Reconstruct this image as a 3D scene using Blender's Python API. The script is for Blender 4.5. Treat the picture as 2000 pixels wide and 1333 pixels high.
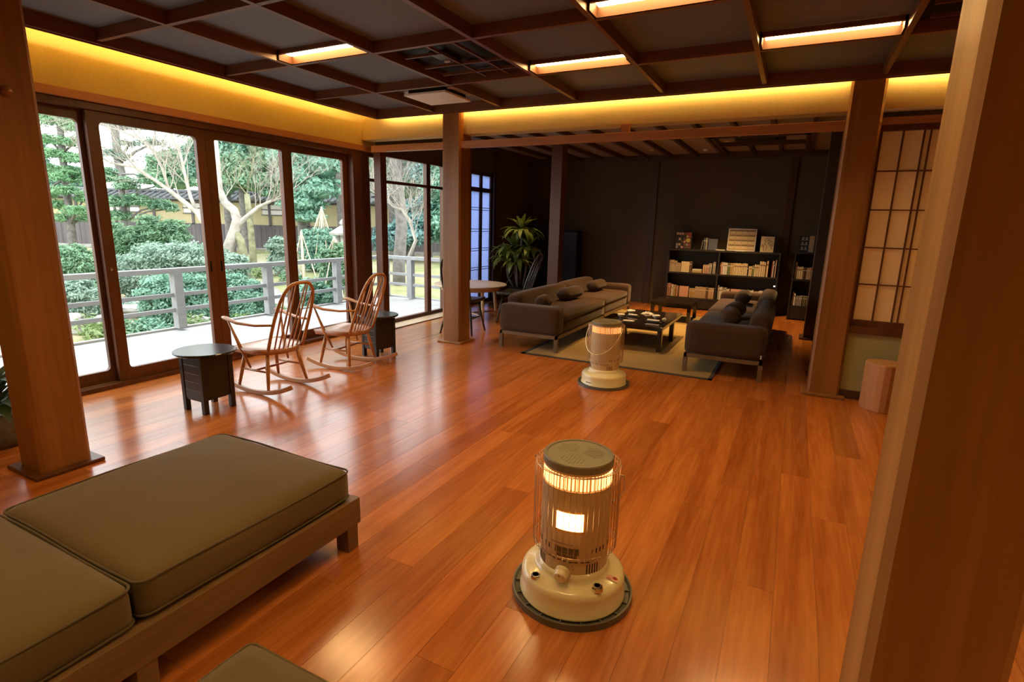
import bpy, bmesh, math, random
import numpy as np
from mathutils import Vector, Matrix

for _o in list(bpy.data.objects):
    bpy.data.objects.remove(_o)
SC = bpy.context.scene
COL = SC.collection
random.seed(7)
RNG = np.random.default_rng(11)
PI = math.pi

# ------------------------------------------------------------------ camera
CAM_H = 1.42
cam_d = bpy.data.cameras.new('camera')
cam_d.sensor_fit = 'HORIZONTAL'
cam_d.sensor_width = 36.0
cam_d.lens = 36.0 * 1056.27 / 2000.0
cam_d.clip_start = 0.05
cam_d.clip_end = 300
cam = bpy.data.objects.new('camera', cam_d)
COL.objects.link(cam)
_yaw, _pitch, _roll = math.radians(-26.9718), math.radians(12.3323), math.radians(1.4194)
_f = Vector((math.sin(_yaw) * math.cos(_pitch), math.cos(_yaw) * math.cos(_pitch), -math.sin(_pitch)))
_r = Vector((math.cos(_yaw), -math.sin(_yaw), 0))
_u = _r.cross(_f)
_r2 = _r * math.cos(_roll) + _u * math.sin(_roll)
_u2 = _u * math.cos(_roll) - _r * math.sin(_roll)
_m = Matrix((_r2, _u2, -_f)).transposed().to_4x4()
_m.translation = (0, 0, CAM_H)
cam.matrix_world = _m
SC.camera = cam

# ------------------------------------------------------------------ world (bright overcast sky) and exposure
SKY = 2.8
w = bpy.data.worlds.new('overcast_sky')
SC.world = w
w.use_nodes = True
bg = w.node_tree.nodes['Background']
bg.inputs[0].default_value = (0.95, 0.98, 1.0, 1)
bg.inputs[1].default_value = SKY

SC.view_settings.view_transform = 'Standard'
SC.view_settings.look = 'None'
SC.view_settings.gamma = 1
SC.view_settings.use_curve_mapping = False
SC.view_settings.exposure = 0.85
SC.cycles.sample_clamp_indirect = 6.0
SC.cycles.max_bounces = 10
SC.cycles.diffuse_bounces = 5
SC.cycles.glossy_bounces = 4
SC.cycles.transparent_max_bounces = 16

LAMP = (1.0, 0.60, 0.22)      # colour of the room's warm lamps
P_CEIL = 50.0                 # radiance of the recessed ceiling lamps
P_COVE = 85.0                 # radiance of the cove strips
P_SPOT = 60.0                 # watts of the lounge downlights


def spot(name, loc, watts, angle=100, blend=0.6, color=LAMP, parent=None):
    d = bpy.data.lights.new(name, 'SPOT')
    d.energy = watts
    d.color = color
    d.spot_size = math.radians(angle)
    d.spot_blend = blend
    d.shadow_soft_size = 0.04
    o = bpy.data.objects.new(name, d)
    COL.objects.link(o)
    o.location = loc
    return o


# ------------------------------------------------------------------ materials
def _new(name):
    m = bpy.data.materials.new(name)
    m.use_nodes = True
    nt = m.node_tree
    b = nt.nodes['Principled BSDF']
    return m, nt, b


def mat(name, col, rough=0.6, metal=0.0, spec=0.5, emit=None, estr=0.0, coat=0.0, noise=0.0, nscale=8.0, bump=0.0, trans=0.0):
    m, nt, b = _new(name)
    b.inputs['Base Color'].default_value = (*col, 1)
    b.inputs['Roughness'].default_value = rough
    b.inputs['Metallic'].default_value = metal
    b.inputs['Specular IOR Level'].default_value = spec
    b.inputs['Coat Weight'].default_value = coat
    if emit:
        b.inputs['Emission Color'].default_value = (*emit, 1)
        b.inputs['Emission Strength'].default_value = estr
    if noise or bump:
        tc = nt.nodes.new('ShaderNodeTexCoord')
        n = nt.nodes.new('ShaderNodeTexNoise')
        n.inputs['Scale'].default_value = nscale
        n.inputs['Detail'].default_value = 5
        nt.links.new(tc.outputs['Object'], n.inputs['Vector'])
        if noise:
            r = nt.nodes.new('ShaderNodeValToRGB')
            r.color_ramp.elements[0].position = 0.3
            r.color_ramp.elements[1].position = 0.7
            r.color_ramp.elements[0].color = (*[c * (1 - noise) for c in col], 1)
            r.color_ramp.elements[1].color = (*[min(1, c * (1 + noise)) for c in col], 1)
            nt.links.new(n.outputs['Fac'], r.inputs['Fac'])
            nt.links.new(r.outputs['Color'], b.inputs['Base Color'])
        if bump:
            bp = nt.nodes.new('ShaderNodeBump')
            bp.inputs['Strength'].default_value = bump
            bp.inputs['Distance'].default_value = 0.01
            nt.links.new(n.outputs['Fac'], bp.inputs['Height'])
            nt.links.new(bp.outputs['Normal'], b.inputs['Normal'])
    return m


def wood(name, dark, light, rough=0.5, axis='Z', scale=6.0, rand=0.0, spec=0.4, stretch=14.0, bump=0.04, rings=0.35):
    """Straight-grained wood: noise drawn out along the axis, plus soft cathedral bands."""
    m, nt, b = _new(name)
    L = nt.links.new
    tc = nt.nodes.new('ShaderNodeTexCoord')
    oi = nt.nodes.new('ShaderNodeObjectInfo')
    add = nt.nodes.new('ShaderNodeVectorMath')
    add.operation = 'ADD'
    mul = nt.nodes.new('ShaderNodeVectorMath')
    mul.operation = 'SCALE'
    mul.inputs[0].default_value = (13.1, 7.7, 5.3)
    L(oi.outputs['Random'], mul.inputs['Scale'])
    L(tc.outputs['Object'], add.inputs[0])
    L(mul.outputs[0], add.inputs[1])
    mp = nt.nodes.new('ShaderNodeMapping')
    s = [scale] * 3
    s['XYZ'.index(axis)] = scale / stretch
    mp.inputs['Scale'].default_value = s
    L(add.outputs[0], mp.inputs['Vector'])
    n1 = nt.nodes.new('ShaderNodeTexNoise')
    n1.inputs['Scale'].default_value = 1.0
    n1.inputs['Detail'].default_value = 4
    n1.inputs['Distortion'].default_value = 0.8
    L(mp.outputs[0], n1.inputs['Vector'])
    n2 = nt.nodes.new('ShaderNodeTexNoise')
    n2.inputs['Scale'].default_value = 9.0
    n2.inputs['Detail'].default_value = 3
    L(mp.outputs[0], n2.inputs['Vector'])
    mix = nt.nodes.new('ShaderNodeMath')
    mix.operation = 'MULTIPLY_ADD'
    mix.inputs[1].default_value = rings
    L(n2.outputs['Fac'], mix.inputs[0])
    mm = nt.nodes.new('ShaderNodeMath')
    mm.operation = 'MULTIPLY'
    mm.inputs[1].default_value = 1 - rings
    L(n1.outputs['Fac'], mm.inputs[0])
    L(mm.outputs[0], mix.inputs[2])
    r = nt.nodes.new('ShaderNodeValToRGB')
    r.color_ramp.elements[0].position = 0.34
    r.color_ramp.elements[1].position = 0.66
    r.color_ramp.elements[0].color = (*dark, 1)
    r.color_ramp.elements[1].color = (*light, 1)
    L(mix.outputs[0], r.inputs['Fac'])
    out = r.outputs['Color']
    if rand:
        h = nt.nodes.new('ShaderNodeHueSaturation')
        mr = nt.nodes.new('ShaderNodeMapRange')
        mr.inputs['To Min'].default_value = 1 - rand
        mr.inputs['To Max'].default_value = 1 + rand
        L(oi.outputs['Random'], mr.inputs['Value'])
        L(mr.outputs[0], h.inputs['Value'])
        L(out, h.inputs['Color'])
        out = h.outputs['Color']
    L(out, b.inputs['Base Color'])
    b.inputs['Roughness'].default_value = rough
    b.inputs['Specular IOR Level'].default_value = spec
    if bump:
        bp = nt.nodes.new('ShaderNodeBump')
        bp.inputs['Strength'].default_value = bump
        bp.inputs['Distance'].default_value = 0.004
        L(mix.outputs[0], bp.inputs['Height'])
        L(bp.outputs['Normal'], b.inputs['Normal'])
    return m


def fabric(name, col, rough=0.9, scale=500.0, sheen=0.15):
    m, nt, b = _new(name)
    L = nt.links.new
    tc = nt.nodes.new('ShaderNodeTexCoord')
    n = nt.nodes.new('ShaderNodeTexNoise')
    n.inputs['Scale'].default_value = 3.0
    n.inputs['Detail'].default_value = 3
    L(tc.outputs['Object'], n.inputs['Vector'])
    r = nt.nodes.new('ShaderNodeValToRGB')
    r.color_ramp.elements[0].color = (*[c * 0.86 for c in col], 1)
    r.color_ramp.elements[1].color = (*[c * 1.12 for c in col], 1)
    L(n.outputs['Fac'], r.inputs['Fac'])
    L(r.outputs['Color'], b.inputs['Base Color'])
    b.inputs['Roughness'].default_value = rough
    b.inputs['Specular IOR Level'].default_value = 0.2
    b.inputs['Sheen Weight'].default_value = sheen
    n2 = nt.nodes.new('ShaderNodeTexNoise')
    n2.inputs['Scale'].default_value = scale
    L(tc.outputs['Object'], n2.inputs['Vector'])
    n3 = nt.nodes.new('ShaderNodeTexNoise')
    n3.inputs['Scale'].default_value = 7.0
    n3.inputs['Detail'].default_value = 2
    L(tc.outputs['Object'], n3.inputs['Vector'])
    ad = nt.nodes.new('ShaderNodeMath')
    ad.operation = 'MULTIPLY_ADD'
    ad.inputs[1].default_value = 4.0
    L(n3.outputs['Fac'], ad.inputs[0])
    L(n2.outputs['Fac'], ad.inputs[2])
    bp = nt.nodes.new('ShaderNodeBump')
    bp.inputs['Strength'].default_value = 0.25
    bp.inputs['Distance'].default_value = 0.004
    L(ad.outputs[0], bp.inputs['Height'])
    L(bp.outputs['Normal'], b.inputs['Normal'])
    return m


def thin_glass(name, tint=(0.93, 0.97, 0.96), gl=0.035):
    m = bpy.data.materials.new(name)
    m.use_nodes = True
    nt = m.node_tree
    nt.nodes.clear()
    o = nt.nodes.new('ShaderNodeOutputMaterial')
    t = nt.nodes.new('ShaderNodeBsdfTransparent')
    t.inputs[0].default_value = (*tint, 1)
    g = nt.nodes.new('ShaderNodeBsdfGlossy')
    g.inputs['Roughness'].default_value = 0.02
    fr = nt.nodes.new('ShaderNodeFresnel')
    fr.inputs['IOR'].default_value = 1.35
    mx = nt.nodes.new('ShaderNodeMixShader')
    nt.links.new(fr.outputs[0], mx.inputs[0])
    nt.links.new(t.outputs[0], mx.inputs[1])
    nt.links.new(g.outputs[0], mx.inputs[2])
    nt.links.new(mx.outputs[0], o.inputs[0])
    return m


def paper_mat(name, col, transl=0.5):
    m = bpy.data.materials.new(name)
    m.use_nodes = True
    nt = m.node_tree
    nt.nodes.clear()
    o = nt.nodes.new('ShaderNodeOutputMaterial')
    d = nt.nodes.new('ShaderNodeBsdfDiffuse')
    d.inputs[0].default_value = (*col, 1)
    t = nt.nodes.new('ShaderNodeBsdfTranslucent')
    t.inputs[0].default_value = (*col, 1)
    mx = nt.nodes.new('ShaderNodeMixShader')
    mx.inputs[0].default_value = transl
    nt.links.new(d.outputs[0], mx.inputs[1])
    nt.links.new(t.outputs[0], mx.inputs[2])
    nt.links.new(mx.outputs[0], o.inputs[0])
    return m


def leaf_mat(name, a, b_, rough=0.55, nscale=2.5, transl=0.3):
    """Foliage: green varied by soft noise, a little light passing through."""
    m = bpy.data.materials.new(name)
    m.use_nodes = True
    nt = m.node_tree
    nt.nodes.clear()
    L = nt.links.new
    o = nt.nodes.new('ShaderNodeOutputMaterial')
    tc = nt.nodes.new('ShaderNodeTexCoord')
    n = nt.nodes.new('ShaderNodeTexNoise')
    n.inputs['Scale'].default_value = nscale
    n.inputs['Detail'].default_value = 8
    n.inputs['Roughness'].default_value = 0.75
    L(tc.outputs['Object'], n.inputs['Vector'])
    r = nt.nodes.new('ShaderNodeValToRGB')
    r.color_ramp.elements[0].position = 0.36
    r.color_ramp.elements[1].position = 0.64
    r.color_ramp.elements[0].color = (*a, 1)
    r.color_ramp.elements[1].color = (*b_, 1)
    L(n.outputs['Fac'], r.inputs['Fac'])
    d = nt.nodes.new('ShaderNodeBsdfDiffuse')
    t = nt.nodes.new('ShaderNodeBsdfTranslucent')
    g = nt.nodes.new('ShaderNodeBsdfGlossy')
    g.inputs['Roughness'].default_value = rough
    L(r.outputs['Color'], d.inputs[0])
    L(r.outputs['Color'], t.inputs[0])
    mx = nt.nodes.new('ShaderNodeMixShader')
    mx.inputs[0].default_value = transl
    L(d.outputs[0], mx.inputs[1])
    L(t.outputs[0], mx.inputs[2])
    m2 = nt.nodes.new('ShaderNodeMixShader')
    m2.inputs[0].default_value = 0.06
    L(mx.outputs[0], m2.inputs[1])
    L(g.outputs[0], m2.inputs[2])
    L(m2.outputs[0], o.inputs[0])
    return m


M = {}
M['floor'] = wood('cherry_floor', (0.33, 0.085, 0.016), (0.56, 0.19, 0.042), rough=0.20, axis='Y', scale=7, rand=0.16, spec=0.65, stretch=16, bump=0.012)
M['subfloor'] = wood('floor_underlay', (0.2, 0.06, 0.02), (0.3, 0.1, 0.03), rough=0.5, axis='Y', scale=7)
M['pillar'] = wood('cypress', (0.21, 0.082, 0.021), (0.36, 0.150, 0.040), rough=0.42, axis='Z', scale=5, stretch=22)
M['pillar_near'] = wood('cypress_lit', (0.27, 0.135, 0.042), (0.475, 0.26, 0.09), rough=0.45, axis='Z', scale=4, stretch=26)  # same cypress, made lighter to stand in for lamp light on this pillar
M['beamwood'] = wood('red_cedar_beam', (0.36, 0.14, 0.06), (0.5, 0.22, 0.09), rough=0.45, axis='X', scale=6)
M['nageshi'] = wood('red_cedar_rail', (0.36, 0.14, 0.06), (0.5, 0.22, 0.09), rough=0.45, axis='Y', scale=6)
M['frame'] = wood('brown_sash', (0.085, 0.028, 0.011), (0.15, 0.05, 0.02), rough=0.4, axis='Z', scale=6)
M['darkframe'] = wood('dark_sash', (0.05, 0.022, 0.012), (0.09, 0.04, 0.02), rough=0.5, axis='Z', scale=6)
M['ceil'] = mat('ceiling_board', (0.135, 0.145, 0.165), rough=0.6, spec=0.35, noise=0.06, nscale=1.2)
M['coffer'] = wood('coffer_beam', (0.12, 0.045, 0.022), (0.19, 0.075, 0.036), rough=0.45, axis='Y', scale=6)
M['plaster'] = mat('yellow_plaster', (0.62, 0.47, 0.19), rough=0.9, noise=0.05, nscale=60, bump=0.05)
M['green'] = mat('moss_plaster', (0.36, 0.33, 0.14), rough=0.9, noise=0.06, nscale=50, bump=0.05)
M['loungewall'] = mat('charcoal_plaster', (0.10, 0.072, 0.042), rough=0.9, noise=0.06, nscale=40)
M['glass'] = thin_glass('window_glass')
M['paper'] = paper_mat('shoji_paper', (0.82, 0.68, 0.48), 0.45)
M['paper2'] = paper_mat('shoji_paper_daylit', (0.55, 0.64, 0.92), 0.65)  # the blue of the daylight is tinted into this paper
M['black'] = mat('black_lacquer', (0.010, 0.008, 0.007), rough=0.55, spec=0.2)
M['shelfblack'] = mat('black_shelf', (0.02, 0.016, 0.012), rough=0.5)
M['tablegrey'] = mat('dark_stained_wood', (0.018, 0.014, 0.013), rough=0.33, noise=0.2, nscale=20)
M['coffeetable'] = mat('coffee_table_lacquer', (0.020, 0.012, 0.008), rough=0.10, spec=0.6)
M['diffuser'] = mat('lit_diffuser', (0.9, 0.85, 0.75), emit=LAMP, estr=P_CEIL)
M['led'] = mat('led_strip', (0.9, 0.8, 0.5), emit=(1.0, 0.76, 0.28), estr=P_COVE * 0.62)
M['led2'] = mat('led_strip_far', (0.9, 0.8, 0.5), emit=(1.0, 0.74, 0.26), estr=P_COVE * 1.9)
M['lightwood'] = wood('lamp_well_wood', (0.028, 0.0085, 0.002), (0.036, 0.012, 0.003), rough=0.6, spec=0.2, axis='X', scale=6)
M['white'] = mat('off_white_plastic', (0.75, 0.7, 0.66), rough=0.5)
M['cream'] = mat('cream_enamel', (0.80, 0.70, 0.42), rough=0.25, coat=0.3)
M['drum'] = mat('cream_drum', (0.62, 0.48, 0.26), rough=0.4)
M['capgrey'] = mat('heater_cap_grey', (0.22, 0.19, 0.12), rough=0.45)
M['wire'] = mat('chromed_wire', (0.62, 0.5, 0.38), rough=0.3, metal=0.9)
M['chrome'] = mat('chrome', (0.7, 0.68, 0.62), rough=0.15, metal=1.0)
M['tray'] = mat('grey_tray', (0.12, 0.115, 0.095), rough=0.35)
M['slot'] = mat('dark_slot', (0.035, 0.012, 0.008), rough=0.8)
M['flame'] = mat('heater_flame', (1, 0.6, 0.2), emit=(1.0, 0.58, 0.2), estr=9.0)
M['glow'] = mat('heater_glow', (1, 0.5, 0.2), emit=(1.0, 0.42, 0.13), estr=2.2)
M['glow2'] = mat('heater_glow_low', (1, 0.5, 0.2), emit=(1.0, 0.36, 0.10), estr=0.75)
M['cushion'] = fabric('olive_fabric', (0.132, 0.094, 0.042))
M['piping'] = fabric('olive_piping', (0.10, 0.075, 0.04))
M['benchwood'] = wood('bench_wood', (0.15, 0.085, 0.04), (0.24, 0.14, 0.065), rough=0.45, axis='Y', scale=6)
M['sofa'] = fabric('brown_sofa_fabric', (0.064, 0.031, 0.016))
M['sofadark'] = fabric('brown_bolster_fabric', (0.056, 0.029, 0.016))
M['sofaframe'] = wood('sofa_frame_wood', (0.14, 0.09, 0.05), (0.2, 0.13, 0.075), rough=0.45, axis='Y')
M['rocker'] = wood('elm_rocker', (0.40, 0.17, 0.05), (0.58, 0.27, 0.095), rough=0.3, axis='Y', scale=9, spec=0.5)
M['rockseat'] = wood('elm_seat', (0.36, 0.14, 0.07), (0.52, 0.25, 0.13), rough=0.25, axis='Y', scale=9, spec=0.6)
M['ebony'] = mat('black_stained_chair', (0.03, 0.022, 0.02), rough=0.32)
M['beech'] = wood('pale_beech', (0.55, 0.36, 0.2), (0.68, 0.48, 0.3), rough=0.35, axis='X', scale=5)
M['rug'] = mat('straw_rug', (0.36, 0.235, 0.085), rough=0.95, noise=0.10, nscale=160, bump=0.3)
M['rugedge'] = mat('rug_binding', (0.06, 0.045, 0.035), rough=0.9)
M['stump'] = wood('stump_wood', (0.42, 0.19, 0.085), (0.58, 0.28, 0.12), rough=0.5, axis='Z', scale=7)
M['porcelain'] = mat('porcelain', (0.78, 0.74, 0.66), rough=0.25)
M['towel'] = mat('cotton_towel', (0.75, 0.68, 0.62), rough=0.95)
M['deck'] = wood('weathered_deck', (0.37, 0.37, 0.375), (0.46, 0.455, 0.44), rough=0.7, axis='Y', scale=5, rand=0.06)
M['rail'] = wood('silvered_rail', (0.25, 0.255, 0.265), (0.35, 0.35, 0.355), rough=0.7, axis='Y', scale=6)
M['bark'] = mat('grey_bark', (0.16, 0.145, 0.135), rough=0.95, noise=0.35, nscale=9, bump=0.6)
M['palebark'] = mat('pale_bark', (0.40, 0.355, 0.30), rough=0.9, noise=0.3, nscale=6, bump=0.4)
M['mossbark'] = mat('mossy_bark', (0.22, 0.21, 0.12), rough=0.95, noise=0.5, nscale=5, bump=0.5)
M['rope'] = mat('straw_rope', (0.62, 0.52, 0.38), rough=0.9)
M['stone'] = mat('lantern_stone', (0.42, 0.42, 0.38), rough=0.95, noise=0.25, nscale=9, bump=0.4)
M['rock'] = mat('garden_rock', (0.33, 0.31, 0.29), rough=0.95, noise=0.3, nscale=4, bump=0.6)
M['boards'] = wood('weathered_boards', (0.10, 0.085, 0.09), (0.17, 0.145, 0.15), rough=0.8, axis='Z', scale=3)
M['gwall'] = mat('ochre_garden_plaster', (0.50, 0.42, 0.25), rough=0.95, noise=0.08, nscale=2)
M['rooftile'] = mat('grey_roof_tile', (0.11, 0.112, 0.12), rough=0.6, noise=0.2, nscale=4)
M['potstone'] = mat('stone_pot', (0.13, 0.115, 0.10), rough=0.9, noise=0.3, nscale=20)
G_TEAL = leaf_mat('leaf_teal', (0.10, 0.25, 0.17), (0.30, 0.52, 0.39))
G_MID = leaf_mat('leaf_mid', (0.075, 0.19, 0.10), (0.26, 0.44, 0.25))
G_DARK = leaf_mat('leaf_dark', (0.05, 0.13, 0.09), (0.19, 0.34, 0.24))
G_GREY = leaf_mat('leaf_grey', (0.17, 0.27, 0.20), (0.40, 0.54, 0.43))
G_LIME = leaf_mat('leaf_lime', (0.13, 0.22, 0.06), (0.32, 0.42, 0.17))
G_BLUE = leaf_mat('leaf_bluish', (0.08, 0.20, 0.19), (0.26, 0.44, 0.42))
G_FEATHER = leaf_mat('leaf_feather', (0.08, 0.22, 0.09), (0.26, 0.48, 0.24))
G_PLANT = leaf_mat('house_leaf', (0.05, 0.12, 0.02), (0.30, 0.36, 0.06), nscale=5, transl=0.2)
G_PLANTD = leaf_mat('house_leaf_dark', (0.02, 0.05, 0.02), (0.07, 0.12, 0.05), nscale=5, transl=0.1)


# ------------------------------------------------------------------ mesh helpers
class MB:
    def __init__(s):
        s.v = []
        s.f = []

    def add(s, vs, fs):
        n = len(s.v)
        s.v += [tuple(q) for q in vs]
        s.f += [tuple(i + n for i in q) for q in fs]
        return s

    def box(s, x0, x1, y0, y1, z0, z1):
        vs = [(x0, y0, z0), (x1, y0, z0), (x1, y1, z0), (x0, y1, z0), (x0, y0, z1), (x1, y0, z1), (x1, y1, z1), (x0, y1, z1)]
        return s.add(vs, [(0, 3, 2, 1), (4, 5, 6, 7), (0, 1, 5, 4), (1, 2, 6, 5), (2, 3, 7, 6), (3, 0, 4, 7)])

    def cbox(s, cx, cy, cz, sx, sy, sz):
        return s.box(cx - sx / 2, cx + sx / 2, cy - sy / 2, cy + sy / 2, cz - sz / 2, cz + sz / 2)

    def tube(s, pts, rad, n=8, closed=False, cap=True, flat=None):
        pts = [Vector(q) for q in pts]
        k = len(pts)
        if not hasattr(rad, '__len__'):
            rad = [rad] * k
        base = len(s.v)
        prev = None
        for i, q in enumerate(pts):
            if closed:
                t = pts[(i + 1) % k] - pts[i - 1]
            else:
                t = pts[min(i + 1, k - 1)] - pts[max(i - 1, 0)]
            t.normalize()
            if prev is None:
                a = Vector((0, 0, 1)) if abs(t.z) < 0.9 else Vector((1, 0, 0))
                x = t.cross(a).normalized()
            else:
                x = (prev - t * prev.dot(t)).normalized()
            prev = x
            y = t.cross(x)
            for j in range(n):
                a = 2 * PI * j / n
                d = x * math.cos(a) + y * math.sin(a)
                if flat:
                    d = Vector((d.x * flat[0], d.y * flat[1], d.z * flat[2]))
                s.v.append(tuple(q + d * rad[i]))
        for i in range(k if closed else k - 1):
            i2 = (i + 1) % k
            for j in range(n):
                j2 = (j + 1) % n
                s.f.append((base + i * n + j, base + i * n + j2, base + i2 * n + j2, base + i2 * n + j))
        if cap and not closed:
            s.f.append(tuple(base + j for j in range(n))[::-1])
            s.f.append(tuple(base + (k - 1) * n + j for j in range(n)))
        return s

    def lathe(s, prof, n=48, c=(0, 0)):
        base = len(s.v)
        for r, z in prof:
            for j in range(n):
                a = 2 * PI * j / n
                s.v.append((c[0] + r * math.cos(a), c[1] + r * math.sin(a), z))
        for i in range(len(prof) - 1):
            for j in range(n):
                j2 = (j + 1) % n
                s.f.append((base + i * n + j, base + i * n + j2, base + (i + 1) * n + j2, base + (i + 1) * n + j))
        if prof[0][0] > 1e-5:
            s.f.append(tuple(base + j for j in range(n))[::-1])
        if prof[-1][0] > 1e-5:
            s.f.append(tuple(base + (len(prof) - 1) * n + j for j in range(n)))
        return s

    def prism(s, poly, z0, z1):
        n = len(poly)
        vs = [(x, y, z0) for x, y in poly] + [(x, y, z1) for x, y in poly]
        fs = [tuple(range(n))[::-1], tuple(range(n, 2 * n))]
        fs += [(i, (i + 1) % n, n + (i + 1) % n, n + i) for i in range(n)]
        return s.add(vs, fs)

    def mesh(s, name, m, smooth=False):
        me = bpy.data.meshes.new(name)
        me.from_pydata(s.v, [], s.f)
        me.update()
        if m:
            me.materials.append(m)
        if smooth:
            me.shade_smooth()
        return me

    def obj(s, name, m, parent=None, smooth=False, bevel=0.0, loc=None, seg=2):
        return put(name, s.mesh(name, m, smooth), parent, bevel, loc, seg)


def put(name, me, parent=None, bevel=0.0, loc=None, seg=2):
    o = bpy.data.objects.new(name, me)
    COL.objects.link(o)
    if parent:
        o.parent = parent
    if loc is not None:
        o.location = loc
    if bevel:
        b = o.modifiers.new('bevel', 'BEVEL')
        b.width = bevel
        b.segments = seg
        b.limit_method = 'ANGLE'
    return o


def thing(name, label, cat, loc=(0, 0, 0), rz=0.0, group=None):
    o = bpy.data.objects.new(name, None)
    o.empty_display_size = 0.1
    COL.objects.link(o)
    o.location = loc
    o.rotation_euler = (0, 0, rz)
    return tag(o, label, cat, group)


def tag(o, label, cat, group=None):
    o['label'] = label
    o['category'] = cat
    if group:
        o['group'] = group
    return o


def struct(o, label=None):
    o['kind'] = 'structure'
    if label:
        o['label'] = label
    return o


def stuff(o):
    o['kind'] = 'stuff'
    return o


def empty(name, loc=(0, 0, 0)):
    o = bpy.data.objects.new(name, None)
    o.empty_display_size = 0.1
    COL.objects.link(o)
    o.location = loc
    return o


def dup(root, loc, rz=0.0, label=None):
    r = root.copy()
    COL.objects.link(r)
    r.location = loc
    r.rotation_euler = (0, 0, rz)
    if label:
        r['label'] = label
    for ch in list(root.children):
        c = ch.copy()
        COL.objects.link(c)
        c.parent = r
        for g in list(ch.children):
            d = g.copy()
            COL.objects.link(d)
            d.parent = c
    return r


def rounded(sx, sy, sz, r, cuts=9, bulge=(0, 0, 0), sag=0.0):
    """Rounded box centred on x,y with its base at z=0; bulge puffs the faces."""
    bm = bmesh.new()
    bmesh.ops.create_cube(bm, size=2)
    bmesh.ops.subdivide_edges(bm, edges=bm.edges[:], cuts=cuts, use_grid_fill=True)
    h = Vector((sx / 2, sy / 2, sz / 2))
    for v in bm.verts:
        u = v.co.copy()
        # pull grid lines towards the rim so the round edge is well sampled
        u = Vector([math.copysign(abs(c) ** 0.75, c) for c in u])
        p = Vector((u.x * h.x, u.y * h.y, u.z * h.z))
        inner = Vector([max(-(h[i] - r), min(h[i] - r, p[i])) for i in range(3)])
        d = p - inner
        if d.length > 1e-9:
            p = inner + d.normalized() * r
        ax, ay, az = [max(0.0, 1 - abs(p[i] / h[i]) ** 2.2) for i in range(3)]
        p.x += math.copysign(bulge[0], p.x) * ay * az * (abs(p.x) / h.x) ** 3
        p.y += math.copysign(bulge[1], p.y) * ax * az * (abs(p.y) / h.y) ** 3
        p.z += math.copysign(bulge[2], p.z) * ax * ay * (1 if p.z > 0 else 0)
        p.z += h.z
        v.co = p
    me = bpy.data.meshes.new('rounded')
    bm.to_mesh(me)
    bm.free()
    me.shade_smooth()
    return me


def rbox(name, m, parent, x0, x1, y0, y1, z0, z1, r, cuts=7, bulge=(0, 0, 0)):
    me = rounded(x1 - x0, y1 - y0, z1 - z0, r, cuts, bulge)
    me.materials.append(m)
    return put(name, me, parent, loc=((x0 + x1) / 2, (y0 + y1) / 2, z0))


def rrect(x0, x1, y0, y1, r, n=6):
    pts = []
    for cx, cy, a0 in ((x1 - r, y1 - r, 0), (x0 + r, y1 - r, 90), (x0 + r, y0 + r, 180), (x1 - r, y0 + r, 270)):
        for k in range(n + 1):
            a = math.radians(a0 + 90 * k / n)
            pts.append((cx + r * math.cos(a), cy + r * math.sin(a)))
    return pts


ORD = ['first', 'second', 'third', 'fourth', 'fifth', 'sixth', 'seventh', 'eighth', 'ninth', 'tenth', 'eleventh', 'twelfth',
       'thirteenth', 'fourteenth', 'fifteenth', 'sixteenth', 'seventeenth', 'eighteenth', 'nineteenth', 'twentieth',
       'twenty-first', 'twenty-second', 'twenty-third', 'twenty-fourth', 'twenty-fifth', 'twenty-sixth', 'twenty-seventh', 'twenty-eighth',
       'twenty-ninth', 'thirtieth', 'thirty-first', 'thirty-second']
# ================================================================== the setting
# ---- floor
fl = struct(MB().box(-5.02, 4.3, -2.7, 10.3, -0.12, -0.003).obj('floor', M['subfloor']))
_pl = {}
W = 0.15
for i in range(42):
    x0 = -4.86 + i * W
    y = 0.1 - random.random() * 1.4
    while y < 10.2:
        ln = random.choice((1.4, 1.8, 1.8, 2.3))
        ln = min(ln, 10.25 - y)
        key = round(ln, 1)
        if key < 0.3:
            break
        if key not in _pl:
            _pl[key] = MB().box(0.0006, W - 0.0006, 0.0006, key - 0.0006, -0.02, 0).mesh('plank', M['floor'])
        if y + ln > 0.35:
            put('plank', _pl[key], fl, loc=(x0, y, 0))
        y += key
# far right and rear floor, out of the photograph's view
MB().box(1.44, 4.3, -2.7, 10.25, -0.02, 0.0).obj('floor_field', M['floor'], fl)
MB().box(-4.86, 1.44, -2.7, 0.3, -0.03, -0.001).obj('floor_field', M['floor'], fl)

# ---- pillars
PIL = [('olive bench cushion', -3.736, 1.262), ('two rocking chairs', -3.64, 5.30), ('sliding paper screen', 0.25, 5.30), ('camera', 0.243, 1.262)]
for k, (lab, x, y) in enumerate(PIL):
    top = 2.8
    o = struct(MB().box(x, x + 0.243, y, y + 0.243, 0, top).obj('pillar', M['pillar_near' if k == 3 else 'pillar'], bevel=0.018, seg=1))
    o['label'] = ('square cypress pillar beside the long olive bench', 'square cypress pillar between the rocking chairs and the sofas',
                  'square cypress pillar beside the shoji window', 'broad cypress pillar closest to the viewer')[k]
    if k < 3:
        MB().box(x - 0.045, x + 0.288, y - 0.045, y + 0.288, 0.0, 0.022).obj('plinth', M['frame'] if k == 0 else M['pillar'], o, bevel=0.006)
nail = MB().lathe([(0.0, 0.0), (0.022, 0.002), (0.026, 0.012), (0.018, 0.024), (0.0, 0.028)], 12)
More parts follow.
